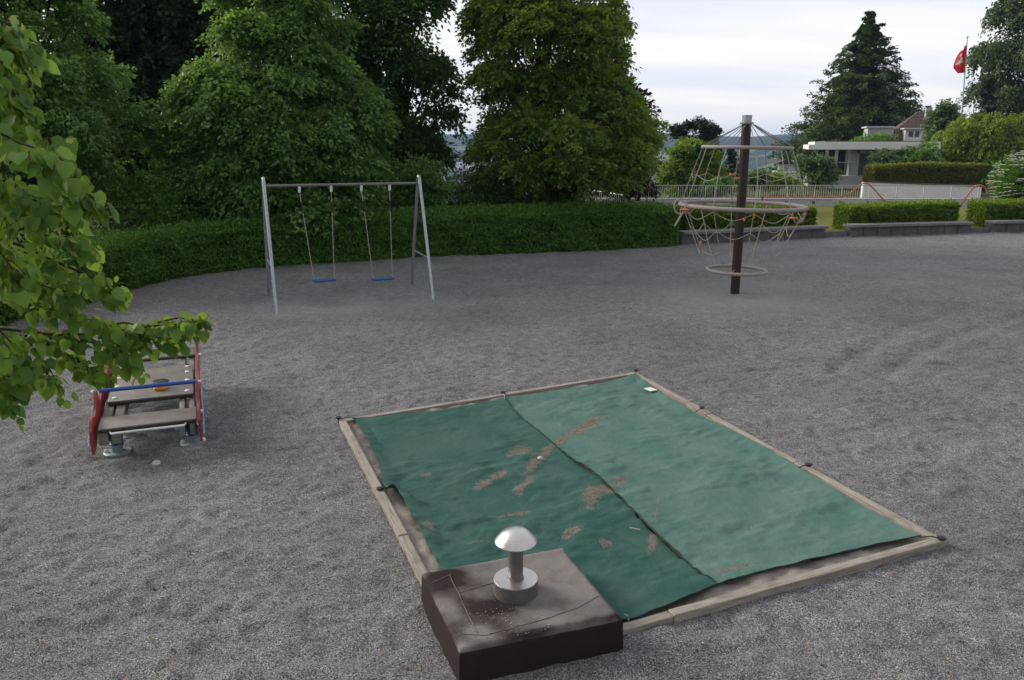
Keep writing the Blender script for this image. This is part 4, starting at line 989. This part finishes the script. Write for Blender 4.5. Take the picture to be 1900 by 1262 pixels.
# older tiled house behind
YB = 88.0
th = thing('tiled_house', P(1690, 300, YB), 'older house with hipped brown tile roof and white dormer', 'house')
zE = P(1650, 266, YB)[2]; xr0 = P(1632, 266, YB)[0]; xr1 = P(1790, 266, YB)[0]; pk = P(1702, 208, YB + 4); pk2 = P(1738, 208, YB + 4)
m = MB(); m.add([(xr0, YB, zE), (xr1, YB, zE), (pk2[0], YB + 4, pk2[2]), (pk[0], YB + 4, pk[2]), (xr0 + 2.6, YB + 8, zE), (xr1 + 2.6, YB + 8, zE)], [(0, 1, 2, 3), (0, 3, 4), (1, 5, 2), (4, 3, 2, 5), (0, 4, 5, 1)])
M['tile'] = tile_mat(); ro_ = m.build('roof', M['tile'], th)
uv = ro_.data.uv_layers.new(name='UVMap')
for li in ro_.data.loops:
    cco = ro_.data.vertices[li.vertex_index].co; uv.data[li.index].uv = (cco.x * 1.0, cco.z * 1.35)
bx('wall', 1640, 266.5, 1780, 300, YB, 7, M['white_wall'], th, .5)
dm = bx('dormer', 1680.5, 240, 1716, 262, YB - .5, 4, M['white_wall'], th)
bx('roof', 1678, 237.5, 1719, 239.8, YB - .9, 5, M['concrete'], dm); 
wn_ = bx('window', 1687, 243.5, 1705, 254, YB - .54, .03, M['window_dark'], dm)
bx('frame', 1695.4, 243.6, 1696.8, 253.9, YB - .57, .02, M['white_wall'], dm)
dm2 = bx('dormer', 1611, 237, 1656, 262, YB + 1, 4, M['grey_wall'], th)
bx('roof', 1608, 234.3, 1660, 236.8, YB + .7, 5, M['concrete'], dm2)
ch = bx('chimney', 1719, 199, 1727.5, 226, YB + 3, .6, M['grey_wall'], th); bx('cap', 1718, 196, 1728.5, 198.8, YB + 2.95, .7, M['bar_brown'], ch)
# neighbour's terrace building lower on the slope
YC = 78.0
tb = thing('terrace_house', P(1455, 350, YC), 'small white terrace building with dark roof left of the modern house', 'house')
bx('terrace_wall', 1430, 319.5, 1485, 338, YC, 5, M['white_wall'], tb)
bx('wall', 1444, 308, 1482, 319.2, YC + 1.5, 5, M['white_wall'], tb); bx('window', 1449, 310, 1461, 317.5, YC + 1.45, .04, M['far_wall'], tb)
bx('fascia', 1446, 304.8, 1483, 307.7, YC + 1, 5, M['grey_wall'], tb)
p = [P(u, v, YC + .8) for u, v in ((1440, 303.8), (1458, 296.8), (1468, 298), (1484, 304.5))]; MB().prism(p, (0, 5, 0)).build('roof', M['dark_trim'], tb)
bx('parapet', 1468, 299.6, 1500, 304, YC + 2.5, 4, M['far_wall'], tb)
fg = P(1478, 294, YC + 1.2)
MB().lathe(P(1478.5, 299, YC + 2), [(.10, 0), (.12, .25), (.08, .5), (.10, .62), (.03, .75), (.005, .95)], 10).build('roof_ornament', M['dark_trim'], tb, True)
# distant block seen through the gap between the trees
YF = 420.0; SHEAR = 0.0
fb = thing('distant_building', P(855, 345, YF), 'distant pale grey block seen between the trees behind the swings', 'building')
bx('wall', 826, 318, 880, 360, YF, 20, M['far_wall'], fb); bx('roof', 824, 311, 882, 317.8, YF - .5, 21, M['far_roof'], fb)
bx('upper_storey', 842, 303, 866, 310.8, YF + 3, 12, M['far_roof'], fb); bx('side_wall', 822, 322, 827.5, 350, YF - 3, 4, M['far_roof'], fb)

# flagpole with the red and white flag
YP = 82.0
f0 = P(1783, 235, YP); f1 = P(1795, 70, YP)
fp = thing('flagpole', f0 - [0, 0, 4], 'tall slim white flagpole behind the weeping tree', 'flagpole')
MB().tube([f0 - (f1 - f0) * .5, f0, f1], [.085, .075, .045], 10).build('pole', M['steel'], fp, True)
m = MB(); m.lathe(f1, [(.05, -.02), (.10, .02), (.10, .10), (.02, .16)], 12); m.build('finial', M['steel'], fp, True)
def flag_mat():
    q = NT('red flag with white cross'); uvn = q.n('ShaderNodeUVMap').outputs[0]; sp = q.n('ShaderNodeSeparateXYZ', {'Vector': uvn})
    au = q.math('ABSOLUTE', q.math('SUBTRACT', sp.outputs[0], .5)); av = q.math('ABSOLUTE', q.math('SUBTRACT', sp.outputs[1], .5))
    lo = q.math('MINIMUM', au, av); hi = q.math('MAXIMUM', au, av)
    f = q.math('MULTIPLY', q.math('LESS_THAN', lo, .105), q.math('LESS_THAN', hi, .32))
    col = q.mix(f, (.52, .022, .026), (.78, .76, .74))
    b = q.n('ShaderNodeBsdfPrincipled', {'Base Color': col, 'Roughness': .8}); t = q.n('ShaderNodeBsdfTranslucent', {'Color': col})
    mm = q.n('ShaderNodeMixShader', {0: .45, 1: b.outputs[0], 2: t.outputs[0]}); q.t.links.new(mm.outputs[0], q.out.inputs[0]); return q.m
nu, nv = 34, 34; V = []; UV = []
hoT = f0 + (f1 - f0) * ((235 - 83) / 165.); hoB = f0 + (f1 - f0) * ((235 - 134) / 165.)
hl = np.linalg.norm(hoT - hoB); pxm = YP / FPX * 1.02
for j in range(nv):
    b = j / (nv - 1)
    for i in range(nu):
        a = i / (nu - 1); h = hoB + (hoT - hoB) * b
        # limp cloth: the fly sinks and gathers in folds
        reach = 17 * pxm * (.25 + .75 * math.sin(math.pi * min(1, .18 + b * .75)) ** .7)
        if b < .3: reach *= .55 + 1.5 * b
        x = h[0] - .05 - reach * (a ** .8) - .12 * math.sin(a * 9 + b * 2) * a
        y = h[1] - .25 * math.sin(a * 11 + b * 3) * (.3 + a) 
        z = h[2] - hl * (.46 * a ** 1.15) * (b * .75 + .05)
        V.append((x, y, z)); UV.append((a, b))
F = [(j * nu + i, j * nu + i + 1, (j + 1) * nu + i + 1, (j + 1) * nu + i) for j in range(nv - 1) for i in range(nu - 1)]
fl = MB().add(V, F).build('flag', flag_mat(), None, True)
tag(fl, 'limp red flag with a white cross on the tall flagpole', 'flag')
uvl = fl.data.uv_layers.new(name='UVMap')
for li in fl.data.loops: uvl.data[li.index].uv = UV[li.vertex_index]
# ================================================================== TREES
broad_tree('dark_tree', 33, [(-420, 250, 330), (-200, 130, 440), (0, 120, 460), (150, 130, 440), (300, 150, 430), (400, 180, 400)], 300, L['darkest'], 'very dark tall tree between the two leafy trees', 'tree', 84, 44, 26, .19, 1.2, .30, gap=.10, fill=.5, trunk_r=.3)
broad_tree('dark_tree', 31, [(-420, 660, 770), (-200, 610, 830), (0, 600, 842), (60, 600, 845), (170, 620, 858), (250, 640, 840), (320, 650, 842), (395, 680, 820)], 745, L['deep'], 'tall dark green tree behind the swing set beside the sky gap', 'tree', 74, 40, 24, .16, .95, .27, gap=.10, fill=.3, trunk_r=.28)
broad_tree('leafy_tree', 22.6, [(-260, 20, 80), (-150, -60, 150), (0, -130, 175), (100, -150, 205), (200, -170, 285), (260, -180, 292), (330, -150, 240), (410, -100, 190)], 50, L['mid'], 'big leafy tree at the left edge behind the linden branches', 'tree', 80, 58, 26, .125, .64, .29, fill=.25, gap=.05)
broad_tree('leafy_tree', 25.3, [(-125, 500, 570), (-60, 440, 625), (0, 400, 650), (60, 368, 662), (130, 350, 692), (200, 332, 735), (280, 326, 735), (330, 335, 730), (405, 360, 715)], 540, L['mid'], 'broad leafy tree directly behind the swing set', 'tree', 100, 64, 26, .125, .60, .26, fill=.28)
broad_tree('leafy_tree', 29, [(-115, 960, 1040), (-40, 905, 1125), (0, 890, 1150), (55, 848, 1192), (130, 860, 1172), (200, 892, 1216), (262, 842, 1250), (305, 846, 1240), (335, 856, 1150), (372, 890, 1075)], 1026, L['yellow'], 'yellow green tree with sky gaps between swing set and climber', 'tree', 80, 56, 25, .135, .66, .24, fill=.16, gap=.10)
broad_tree('copper_beech', 43, [(90, 1110, 1150), (140, 1070, 1170), (200, 1070, 1198), (300, 1090, 1205), (350, 1110, 1200)], 1150, L['copper'], 'dark purple copper beech half hidden behind the yellow green tree', 'tree', 34, 34, 20, .24, 1.1, .3, fill=.5)
broad_tree('small_tree', 54, [(252, 1262, 1298), (275, 1240, 1325), (310, 1228, 1340), (355, 1228, 1345)], 1285, L['yellow'], 'small round light green tree left of the climbing mast', 'tree', 34, 36, 20, .2, .9, .3, fill=.5)
broad_tree('pine_tree', 76, [(203, 1299, 1315), (222, 1272, 1326), (240, 1245, 1332), (262, 1262, 1330), (300, 1280, 1345), (350, 1290, 1345)], 1305, L['pine'], 'dark ragged pine behind the small round tree', 'tree', 46, 26, 24, .22, .9, .17, fill=.12, droop=-.15, gap=.22, z0=-2)
conifer('young_spruce', (P(1355, 350, 70)[0], 70, -2.5), P(1355, 276, 70)[2] + 2.5, .95, L['pine'], 'narrow dark young spruce just left of the climbing mast', 'tree', 16, 6, 26, .2, .3, sub=3, trunk_r=.1)
bz = -1.5; top_ = P(1614, 34, 108)
conifer('cedar_tree', (top_[0], 108, bz), top_[2] - bz, 9.2, L['cedar'], 'large dark pyramid shaped cedar behind the white house', 'tree', 64, 9, 64, .33, .3, shape=[1.0, 1.0, .92, .55, .21, .0], z_low=.10, trunk_r=.4, upturn=.55, sub=5)
broad_tree('birch_tree', 92, [(-150, 1880, 1960), (-40, 1858, 2010), (20, 1850, 2020), (80, 1820, 2030), (120, 1812, 2030), (210, 1806, 2030), (280, 1820, 2020)], 1905, L['birch'], 'tall grey green birch with hanging twigs at the right edge', 'tree', 70, 44, 26, .30, 1.8, .25, droop=1.3, fill=.3, gap=.05, z0=0)
conifer('blue_spruce', (P(1822, 260, 86)[0], 86, 0), P(1822, 150, 86)[2], 1.7, L['pine'], 'dark conifer tip showing just left of the birch', 'tree', 16, 7, 26, .3, .2, sub=4)
def weeping(name, c, size, mat, label):
    c = np.array(c, float); sx, sy, sz = size; root = thing(name, c, label, 'tree'); VV = []; TT = []
    nb = 46; lob = []
    for i in range(nb):
        a = rng.random() * 2 * math.pi; r = math.sqrt(rng.random()) ** .8; x = math.cos(a) * r * sx / 2 * .86; y = math.sin(a) * r * sy / 2 * .86
        ztop = sz * (1 - .20 * r ** 4) * rng.uniform(.84, 1.0); lob.append((x, y, ztop))
        n = 150; t = rng.random(n) ** .8; aa = rng.random(n) * 2 * math.pi; rr = (.35 + .75 * np.sqrt(np.clip(t, 0, 1))) * rng.uniform(.75, 1.05)
        p = np.stack([x + np.cos(aa) * rr, y + np.sin(aa) * rr, ztop - (t ** 1.3) * sz * .5 - .25 * rr], 1) + c
        p[:, 2] = np.maximum(p[:, 2], c[2] + .05)
        o = nrm(np.stack([np.cos(aa), np.sin(aa), .5 - t], 1)); V, tt = sprays(p, o, .55, 16, .17, 1.1, .6, .45); VV.append(V); TT.append(tt)
    leaf_obj('crown', np.concatenate(VV), mat, root, np.concatenate(TT))
    mb = MB(); mb.tube([c - [0, 0, .3], c + [0, 0, sz * .8]], [.25, .1], 8)
    for q in lob: mb.tube(catmull([c + [0, 0, sz * .5], c + np.array(q) * [.5, .5, .95], c + np.array(q) - [0, 0, .3]], 4), np.linspace(.07, .02, 9), 5)
    mb.build('trunk', M['bark'], root, True)
wz = P(1800, 335, 68)[2]
weeping('weeping_tree', (P(1835, 300, 69)[0], 70, wz), (P(1925, 300, 69)[0] - P(1745, 300, 69)[0], 7.5, P(1800, 204, 69)[2] - wz), L['weep'], 'dense bright green weeping tree like a dome at the right')
def sh(u0, u1, v0, v1, Y, name, mat, lab, **k):
    a = P(u0, v1, Y); b = P(u1, v0, Y); wd_ = b[0] - a[0]
    return shrub(name, ((a[0] + b[0]) / 2, Y, a[2]), (wd_, wd_ * .8, b[2] - a[2]), mat, lab, 'shrub', **k)
sh(1478, 1556, 288, 348, 60, 'garden_shrub', L['grey'], 'loose green shrub on the terrace in front of the white house', n=300, nl=22, leaf=.17, ls=.7)
sh(1622, 1662, 279, 322, 62, 'garden_shrub', L['grey'], 'slim shrub growing before the dark window of the white house', n=160, nl=20, leaf=.16, ls=.6)
sh(1668, 1742, 268, 325, 64, 'garden_shrub', L['mid'], 'rounded shrub against the right wall of the white house', n=300, nl=22, leaf=.19, ls=.75)
sh(1712, 1772, 196, 275, 74, 'garden_shrub', L['grey'], 'tall grey green shrub covering the right part of the tiled house', n=420, nl=22, leaf=.24, ls=1.0)
sh(1588, 1654, 248, 272, 80, 'garden_shrub', L['mid'], 'row of light green bushes above the flat roof of the white house', n=180, nl=20, leaf=.2, ls=.7)
sh(1405, 1482, 318, 352, 58, 'garden_shrub', L['hedge_bright'], 'low bright bush behind the railing below the terrace building', n=200, nl=20, leaf=.16, ls=.6)
sh(1378, 1425, 315, 352, 56, 'garden_shrub', L['grey'], 'pale bush behind the railing right of the climbing mast', n=180, nl=20, leaf=.16, ls=.6)
sh(1290, 1370, 322, 362, 52, 'garden_shrub', L['mid'], 'mid green bush behind the railing left of the climbing mast', n=240, nl=20, leaf=.16, ls=.6)
sh(1140, 1210, 310, 375, 47, 'garden_shrub', L['copper'], 'dark purple bush behind the left end of the railing', n=240, nl=20, leaf=.2, ls=.8)
sh(200, 345, 322, 470, 22.2, 'wild_shrub', L['hedge'], 'fresh green shrub rising over the hedge left of the swings', n=420, nl=24, leaf=.085, ls=.5)
sh(300, 420, 345, 470, 23.6, 'wild_shrub', L['deep'], 'dark low shrub between hedge and broad leafy tree', n=320, nl=24, leaf=.10, ls=.5)
sh(690, 835, 300, 440, 27, 'wild_shrub', L['mid'], 'leafy bush behind the right leg of the swing set', n=480, nl=24, leaf=.11, ls=.6)
sh(785, 905, 322, 440, 27.6, 'wild_shrub', L['grey'], 'pale airy bush above the hedge in the sky gap', n=340, nl=24, leaf=.09, ls=.5)
sh(880, 1010, 330, 440, 27.8, 'wild_shrub', L['deep'], 'dark bush under the yellow green tree', n=380, nl=24, leaf=.11, ls=.6)
sh(1000, 1090, 330, 440, 28.4, 'wild_shrub', L['yellow'], 'bright bush at the foot of the yellow green tree', n=240, nl=24, leaf=.11, ls=.5)
sh(60, 215, 380, 560, 20.6, 'wild_shrub', L['deep'], 'shaded shrub behind the linden branches at the left', n=420, nl=24, leaf=.10, ls=.55)
fbush = sh(1834, 1950, 292, 400, 35.5, 'flowering_bush', L['hedge'], 'dark green bush covered with white flower heads at the right', n=560, nl=24, leaf=.11, ls=.45)
c = np.array(fbush.location); n = 210; hx = (P(1950, 300, 35.5)[0] - P(1834, 300, 35.5)[0]) / 2; hz_ = P(1880, 292, 35.5)[2] - c[2]
FL = []
dl = rand_dirs(n); dl[:, 1] = -np.abs(dl[:, 1]); pp = c + dl * np.array([hx * 1.04, hx * .88, hz_ * .54]) + [0, 0, hz_ * .55]
for p in pp:
    k = 34; aa = rng.random(k) * 2 * math.pi; r = np.sqrt(rng.random(k)) * rng.uniform(.05, .11)
    FL.append(leaves(np.stack([p[0] + r * np.cos(aa), p[1] + r * np.sin(aa), p[2] + .05 - r * .25], 1), np.stack([np.cos(aa), np.sin(aa), np.full(k, .1)], 1), np.tile([0, -.5, 1.], (k, 1)), .06, .055))
leaf_obj('flower_heads', np.concatenate(FL), L['flower'], fbush)
# undergrowth / dark wood floor behind the hedge
tag(MB().add([(-60, 18, -.03), (-11, 12, -.03), (-10.5, 17, -.03), (-8.3, 21.5, -.03), (-5, 23.6, -.03), (1, 25.8, -.03), (6.3, 27.4, -.03), (7, 44, -.03), (-60, 60, -.05)], [(0, 1, 2, 3, 4, 5, 6, 7, 8)]).build('wood_floor', simple('leaf mould', (.03, .022, .014), (.018, .02, .010), 4, .95, 0, .03, 20)), kind='structure')

# ================================================================== FOREGROUND LINDEN
li = thing('linden_tree', (-5.2, 3.2, 0), 'linden tree with large heart shaped leaves hanging in at the left edge', 'tree')
def heart_leaves(pos, ax, nm, size, bend):
    """heart shaped blade of eight quads with a raised pair of halves and a curved tip"""
    outl = np.array([(0, .0), (.10, .30), (.34, .47), (.62, .40), (.86, .20), (1.08, 0)])   # x along the blade, y half width
    mid = np.array([0.06, .10, .34, .62, .86, 1.08]); n = len(pos); ax = nrm(ax); s = nrm(np.cross(ax, nm)); up = np.cross(s, ax)
    V = np.zeros((n, 18, 3)); sz = size[:, None]
    for k in range(6):
        x, y = outl[k]; xm = mid[k]; cur = -bend * (xm ** 2)
        xo = x - (.10 if k == 1 else 0)
        V[:, k] = pos + ax * sz * xm + up * (sz * cur[:, None])
        for q, sg in ((6, 1), (12, -1)): V[:, q + k] = pos + ax * sz * xo + s * sz * y * sg + up * (sz * (cur[:, None] + .16 * y))
    F = []
    for k in range(5): F += [(k, k + 1, 7 + k, 6 + k), (k, 12 + k, 13 + k, k + 1)]
    F = np.array(F); F = (np.arange(n)[:, None, None] * 18 + F[None]).reshape(-1, 4)
    return V.reshape(-1, 3), F
def twig_leaves(paths, dens, size, spread=.05, hang=.8, fill=1.0):
    PV = []; AX = []; NM = []; SZ = []
    for pth in paths:
        seg = np.r_[0, np.cumsum(np.linalg.norm(np.diff(pth, axis=0), axis=1))]; n = max(3, int(seg[-1] * dens))
        t = np.sort(rng.random(n)) * seg[-1]; p = np.stack([np.interp(t, seg, pth[:, k]) for k in range(3)], 1)
        tg = nrm(np.stack([np.interp(t, seg, np.gradient(pth[:, k])) for k in range(3)], 1))
        sd = nrm(np.cross(tg, [0, 0, 1.0])) * np.where(np.arange(n) % 2 == 0, 1, -1)[:, None]
        st = sd * rng.uniform(.01, spread, (n, 1)) + rng.normal(size=(n, 3)) * .018 + np.array([0, 0, -.012])
        PV.append(p + st); AX.append(tg * .45 + sd * .55 + rng.normal(size=(n, 3)) * .35 + np.array([0, 0, -hang]))
        vw = nrm(np.array([0, 0, CAMH]) - p)
        NM.append(np.array([.25, -.15, 1.0]) + vw * .3 + sd * .35 + rng.normal(size=(n, 3)) * .42); SZ.append(size * rng.uniform(.45, 1.35, n))
    return np.concatenate(PV), np.concatenate(AX), np.concatenate(NM), np.concatenate(SZ)
tw_px = [  # (pixel polyline, distance at both ends)
    ([(-160, -60), (-60, 10), (5, 75), (28, 150)], 3.3, 3.2), ([(-160, 60), (-60, 110), (5, 150), (40, 205)], 3.3, 3.2), ([(-180, 150), (-70, 170), (0, 190), (25, 235)], 3.4, 3.3),
    ([(-200, 190), (-60, 220), (30, 262), (85, 285), (130, 330)], 2.6, 2.55), ([(-80, 250), (40, 290), (110, 330), (145, 355), (175, 382)], 2.7, 2.8), ([(-100, 300), (0, 330), (60, 370), (110, 400)], 2.9, 3.0),
    ([(-150, 340), (10, 400), (80, 435), (125, 440), (160, 455)], 3.2, 3.4), ([(-150, 420), (20, 450), (90, 480), (150, 505), (190, 525), (222, 550)], 3.3, 3.5), ([(-100, 470), (20, 500), (80, 530), (140, 545)], 3.2, 3.4),
    ([(-160, 520), (0, 545), (80, 570), (150, 590), (205, 600)], 3.4, 3.6), ([(-160, 600), (0, 610), (120, 622), (230, 612), (315, 602), (362, 610)], 3.4, 3.7), ([(120, 625), (180, 638), (230, 655), (252, 675)], 3.5, 3.6),
    ([(60, 625), (110, 650), (160, 680), (200, 695)], 3.5, 3.6), ([(-120, 620), (0, 650), (60, 675), (105, 708)], 3.3, 3.4), ([(-120, 660), (-20, 690), (15, 710), (22, 738)], 3.1, 3.1), ([(-120, 560), (-20, 600), (30, 650), (45, 700)], 3.0, 3.1),
    ([(200, 605), (240, 600), (290, 625), (330, 628)], 3.6, 3.7), ([(-160, 380), (-60, 420), (10, 480), (40, 540)], 3.0, 3.0), ([(-150, 250), (-60, 290), (-5, 350), (20, 420)], 2.8, 2.9), ([(250, 612), (320, 592), (350, 592), (372, 600)], 3.65, 3.75),
    ([(-120, 10), (-40, 30), (15, 45), (45, 85)], 3.3, 3.3), ([(-120, 90), (-30, 130), (20, 165), (48, 225)], 3.1, 3.1), ([(-120, 30), (-50, 75), (0, 115), (18, 170)], 3.0, 3.0), ([(-90, 230), (-20, 250), (60, 255), (118, 262)], 3.1, 3.1),
    ([(-60, 440), (50, 470), (110, 520), (130, 570)], 3.5, 3.6), ([(-60, 360), (40, 350), (110, 372), (150, 410)], 3.3, 3.4)]
paths = []
mb = MB()
for pl, y0, y1 in tw_px:
    pts_ = np.array([P(u, v, y0 + (y1 - y0) * i / (len(pl) - 1)) for i, (u, v) in enumerate(pl)]); c = catmull(pts_, 8); paths.append(c)
    mb.tube(c, np.linspace(.006 if len(pl) < 6 else .009, .002, len(c)), 6)
# side shoots
sub = []
for c in paths:
    for k in range(5):
        i = rng.integers(len(c) // 3, len(c) - 2); d = nrm(c[i + 1] - c[i]); s = nrm(np.cross(d, [0, 0, 1])) * rng.choice([-1, 1])
        e = c[i] + (d * .5 + s * .6 + [0, 0, -.25]) * rng.uniform(.06, .12); q = catmull([c[i], (c[i] + e) / 2 + [0, 0, .012], e], 4); sub.append(q); mb.tube(q, np.linspace(.003, .0012, len(q)), 4)
mb.build('twigs', M['twig'], li, True)
p_, a_, n_, s_ = twig_leaves(paths + sub, 92, .051)
V, F = heart_leaves(p_, a_, n_, s_, rng.uniform(-.1, .6, len(p_)))
per_leaf = np.clip(.42 + .34 * rng.normal(size=len(p_)), 0, 1)
ib = rng.choice(len(p_), int(len(p_) * .28), False); nb_ = len(ib)
Vb = leaves(p_[ib] + rng.normal(size=(nb_, 3)) * .02, rng.normal(size=(nb_, 3)) * .4 + [0, 0, -.6], rng.normal(size=(nb_, 3)), .055, .018, .2)
Fb = np.arange(nb_ * 4).reshape(nb_, 4) + len(V)
me = quadmesh('leaves', np.concatenate([V, Vb]) - wloc(li), np.concatenate([F, Fb]), {'tint': ('FACE', np.r_[np.repeat(per_leaf, 10), rng.random(nb_)])})
link('leaves', me, L['linden'], li, True); me.materials.append(L['bract'])      # the pale flower bracts hang among the leaves
me.polygons.foreach_set('material_index', np.r_[np.zeros(len(F), np.int32), np.ones(nb_, np.int32)])
# the rest of the linden: trunk, boughs and crown out of the picture to the left
mb = MB(); bse = np.array([-5.2, 3.2, 0.]); mb.tube(catmull([bse - [0, 0, .2], bse + [.1, 0, 2], bse + [0, .1, 4.5], bse + [-.1, 0, 7.5]], 6), np.linspace(.24, .05, 19), 10)
for c in paths[:16:2]:
    st = bse + [0, 0, np.clip(c[0][2] * .9, 1.6, 4.4)]; mb.tube(catmull([st, (st + c[0]) / 2 + [0, 0, .1], c[0]], 5), np.linspace(.05, .012, 11), 6)
mb.build('trunk', M['bark'], li, True)
nc = 1300; d = rand_dirs(nc); cc = np.array([-6.0, 2.6, 5.2]) + d * np.array([2.6, 3.2, 2.9]) * (rng.random((nc, 1)) ** .4)
cc = cc[(cc[:, 0] / np.maximum(cc[:, 1], .3) < -.95) | (cc[:, 1] < .5)]
V, t = sprays(cc, nrm(cc - [-6.0, 2.6, 5.0]), .5, 26, .085, .4, .7, .5); leaf_obj('crown', V, L['linden'], li, t)

# ================================================================== LITTER AND LOOSE GRAVEL
n = 900; x = rng.uniform(-7, 8, n); y = 3.2 + 14 * rng.random(n) ** 1.4; x = x * (.4 + y / 14)
hp = catmull(np.c_[hedge_path, np.zeros(len(hedge_path))], 40)[:, :2]; ih = rng.integers(40, len(hp), 900); x = np.r_[x, hp[ih, 0] + np.abs(rng.normal(size=900)) * .22]; y = np.r_[y, hp[ih, 1] - np.abs(rng.normal(size=900)) * .3]; n = len(x); keep = ~in_sandbox(x, y, .1) & (np.hypot(x + 4.4, y - 9.5) > .2); x, y = x[keep], y[keep]; n = len(x)
lf = rng.uniform(.018, .042, n)
V = leaves(np.stack([x, y, np.full(n, .022)], 1), np.c_[rng.normal(size=(n, 2)), rng.normal(size=n) * .15], np.c_[rng.normal(size=(n, 2)) * .3, np.ones(n)], lf, lf * .55, .25)
tag(leaf_obj('leaf_litter', V, L['dry'], None), 'dry brown fallen leaves strewn over the gravel', 'leaf litter', None, 'stuff')
n = 26000; y = 3.3 + 10.5 * rng.random(n) ** 1.7; x = rng.uniform(-.72, .72, n) * y; keep = ~in_sandbox(x, y, .02); x, y = x[keep], y[keep]; n = len(x)
gi = np.clip(np.searchsorted(gx, x), 0, len(gx) - 1); gj = np.clip(np.searchsorted(gy, y), 0, len(gy) - 1)
zc_ = Z[gj, gi]
r = np.clip(.0038 * np.exp(rng.normal(size=n) * .42), .002, .014); oc = np.array([(1, 0, 0), (-1, 0, 0), (0, 1, 0), (0, -1, 0), (0, 0, .75), (0, 0, -.75)])
ang = rng.random(n) * 6.28; ca, sa = np.cos(ang), np.sin(ang)
O = oc[None] * rng.uniform(.7, 1.3, (n, 6, 1)); O = np.stack([O[..., 0] * ca[:, None] - O[..., 1] * sa[:, None], O[..., 0] * sa[:, None] + O[..., 1] * ca[:, None], O[..., 2]], -1)
V = np.stack([x, y, zc_ + r * .35], 1)[:, None] + O * r[:, None, None]
F = np.array([(0, 2, 4), (2, 1, 4), (1, 3, 4), (3, 0, 4), (2, 0, 5), (1, 2, 5), (3, 1, 5), (0, 3, 5)]); F = (np.arange(n)[:, None, None] * 6 + F[None]).reshape(-1, 3)
q = NT('loose stones'); q.surf(q.ramp(q.attr('tint'), [(0, (.06, .06, .066)), (.5, (.17, .168, .172)), (.85, (.30, .295, .29)), (1, (.52, .51, .49))]), .9, 0, None, .3)
me = quadmesh('loose_gravel', V.reshape(-1, 3), F, {'tint': ('FACE', np.repeat(rng.random(n), 8))})
tag(link('loose_gravel', me, q.m), 'loose grey stones lying on the gravel', 'gravel', None, 'stuff')
# grains of sand and grit on the cover
GP = np.concatenate([g[0] for g in grains]); GW = np.concatenate([g[1] for g in grains]) ** 1.5; GW = np.where(GW > .12, GW, 0); GW += .0012
pk_ = rng.choice(len(GP), 6500, True, GW / GW.sum()); gpt = GP[pk_] + np.c_[rng.normal(size=(6500, 2)) * .02, np.full(6500, .002)]
r = rng.uniform(.0018, .0042, 6500); O = oc[None] * rng.uniform(.7, 1.3, (6500, 6, 1)); V = gpt[:, None] + O * r[:, None, None]
F = np.array([(0, 2, 4), (2, 1, 4), (1, 3, 4), (3, 0, 4), (2, 0, 5), (1, 2, 5), (3, 1, 5), (0, 3, 5)]); F = (np.arange(6500)[:, None, None] * 6 + F[None]).reshape(-1, 3)
me = quadmesh('sand_grains', V.reshape(-1, 3), F, {'tint': ('FACE', np.repeat(rng.random(6500), 8))})
qs = NT('sand grains'); qs.surf(qs.ramp(qs.attr('tint'), [(0, (.07, .055, .045)), (.6, (.22, .185, .155)), (1, (.42, .37, .32))]), .95, 0, None, .2)
tag(link('sand_grains', me, qs.m), 'sand grains trodden onto the green cover', 'sand', None, 'stuff')
# crumbs on the felt plinth
n = 150; uu = np.clip(rng.normal(.35, .2, n), .04, .95); vv = np.clip(rng.normal(.78, .14, n), .05, .97)
pts_ = ((1 - uu) * (1 - vv))[:, None] * BX[0] + (uu * (1 - vv))[:, None] * BX[1] + (uu * vv)[:, None] * BX[2] + ((1 - uu) * vv)[:, None] * BX[3]
r = rng.uniform(.0025, .006, n); O = oc[None] * rng.uniform(.7, 1.3, (n, 6, 1)); V = (pts_ + [0, 0, .004])[:, None] + O * r[:, None, None]
F = np.array([(0, 2, 4), (2, 1, 4), (1, 3, 4), (3, 0, 4), (2, 0, 5), (1, 2, 5), (3, 1, 5), (0, 3, 5)]); F = (np.arange(n)[:, None, None] * 6 + F[None]).reshape(-1, 3)
me = quadmesh('grit', V.reshape(-1, 3), F, {'tint': ('FACE', np.repeat(.4 + .6 * rng.random(n), 8))})
tag(link('grit', me, q.m), 'pale grit scattered on the dark felt plinth', 'grit', None, 'stuff')

# ================================================================== HAZE
HAZE = 1.7e-4
hm = bpy.data.materials.new('haze'); hm.use_nodes = True; t = hm.node_tree; t.nodes.clear()
ho = t.nodes.new('ShaderNodeOutputMaterial'); hv = t.nodes.new('ShaderNodeVolumePrincipled'); hv.inputs['Color'].default_value = (.46, .66, 1.0, 1); hv.inputs['Density'].default_value = HAZE
t.links.new(hv.outputs[0], ho.inputs['Volume'])
m = MB(); zlo = float(TZ.min()) - 1; zhi = max(float(TZ.max()), 30.0) + 2
m.box((0, 1600, (zlo + zhi) / 2), (6900, 4300, zhi - zlo)); hz_o = m.build('haze', hm); tag(hz_o, kind='stuff')
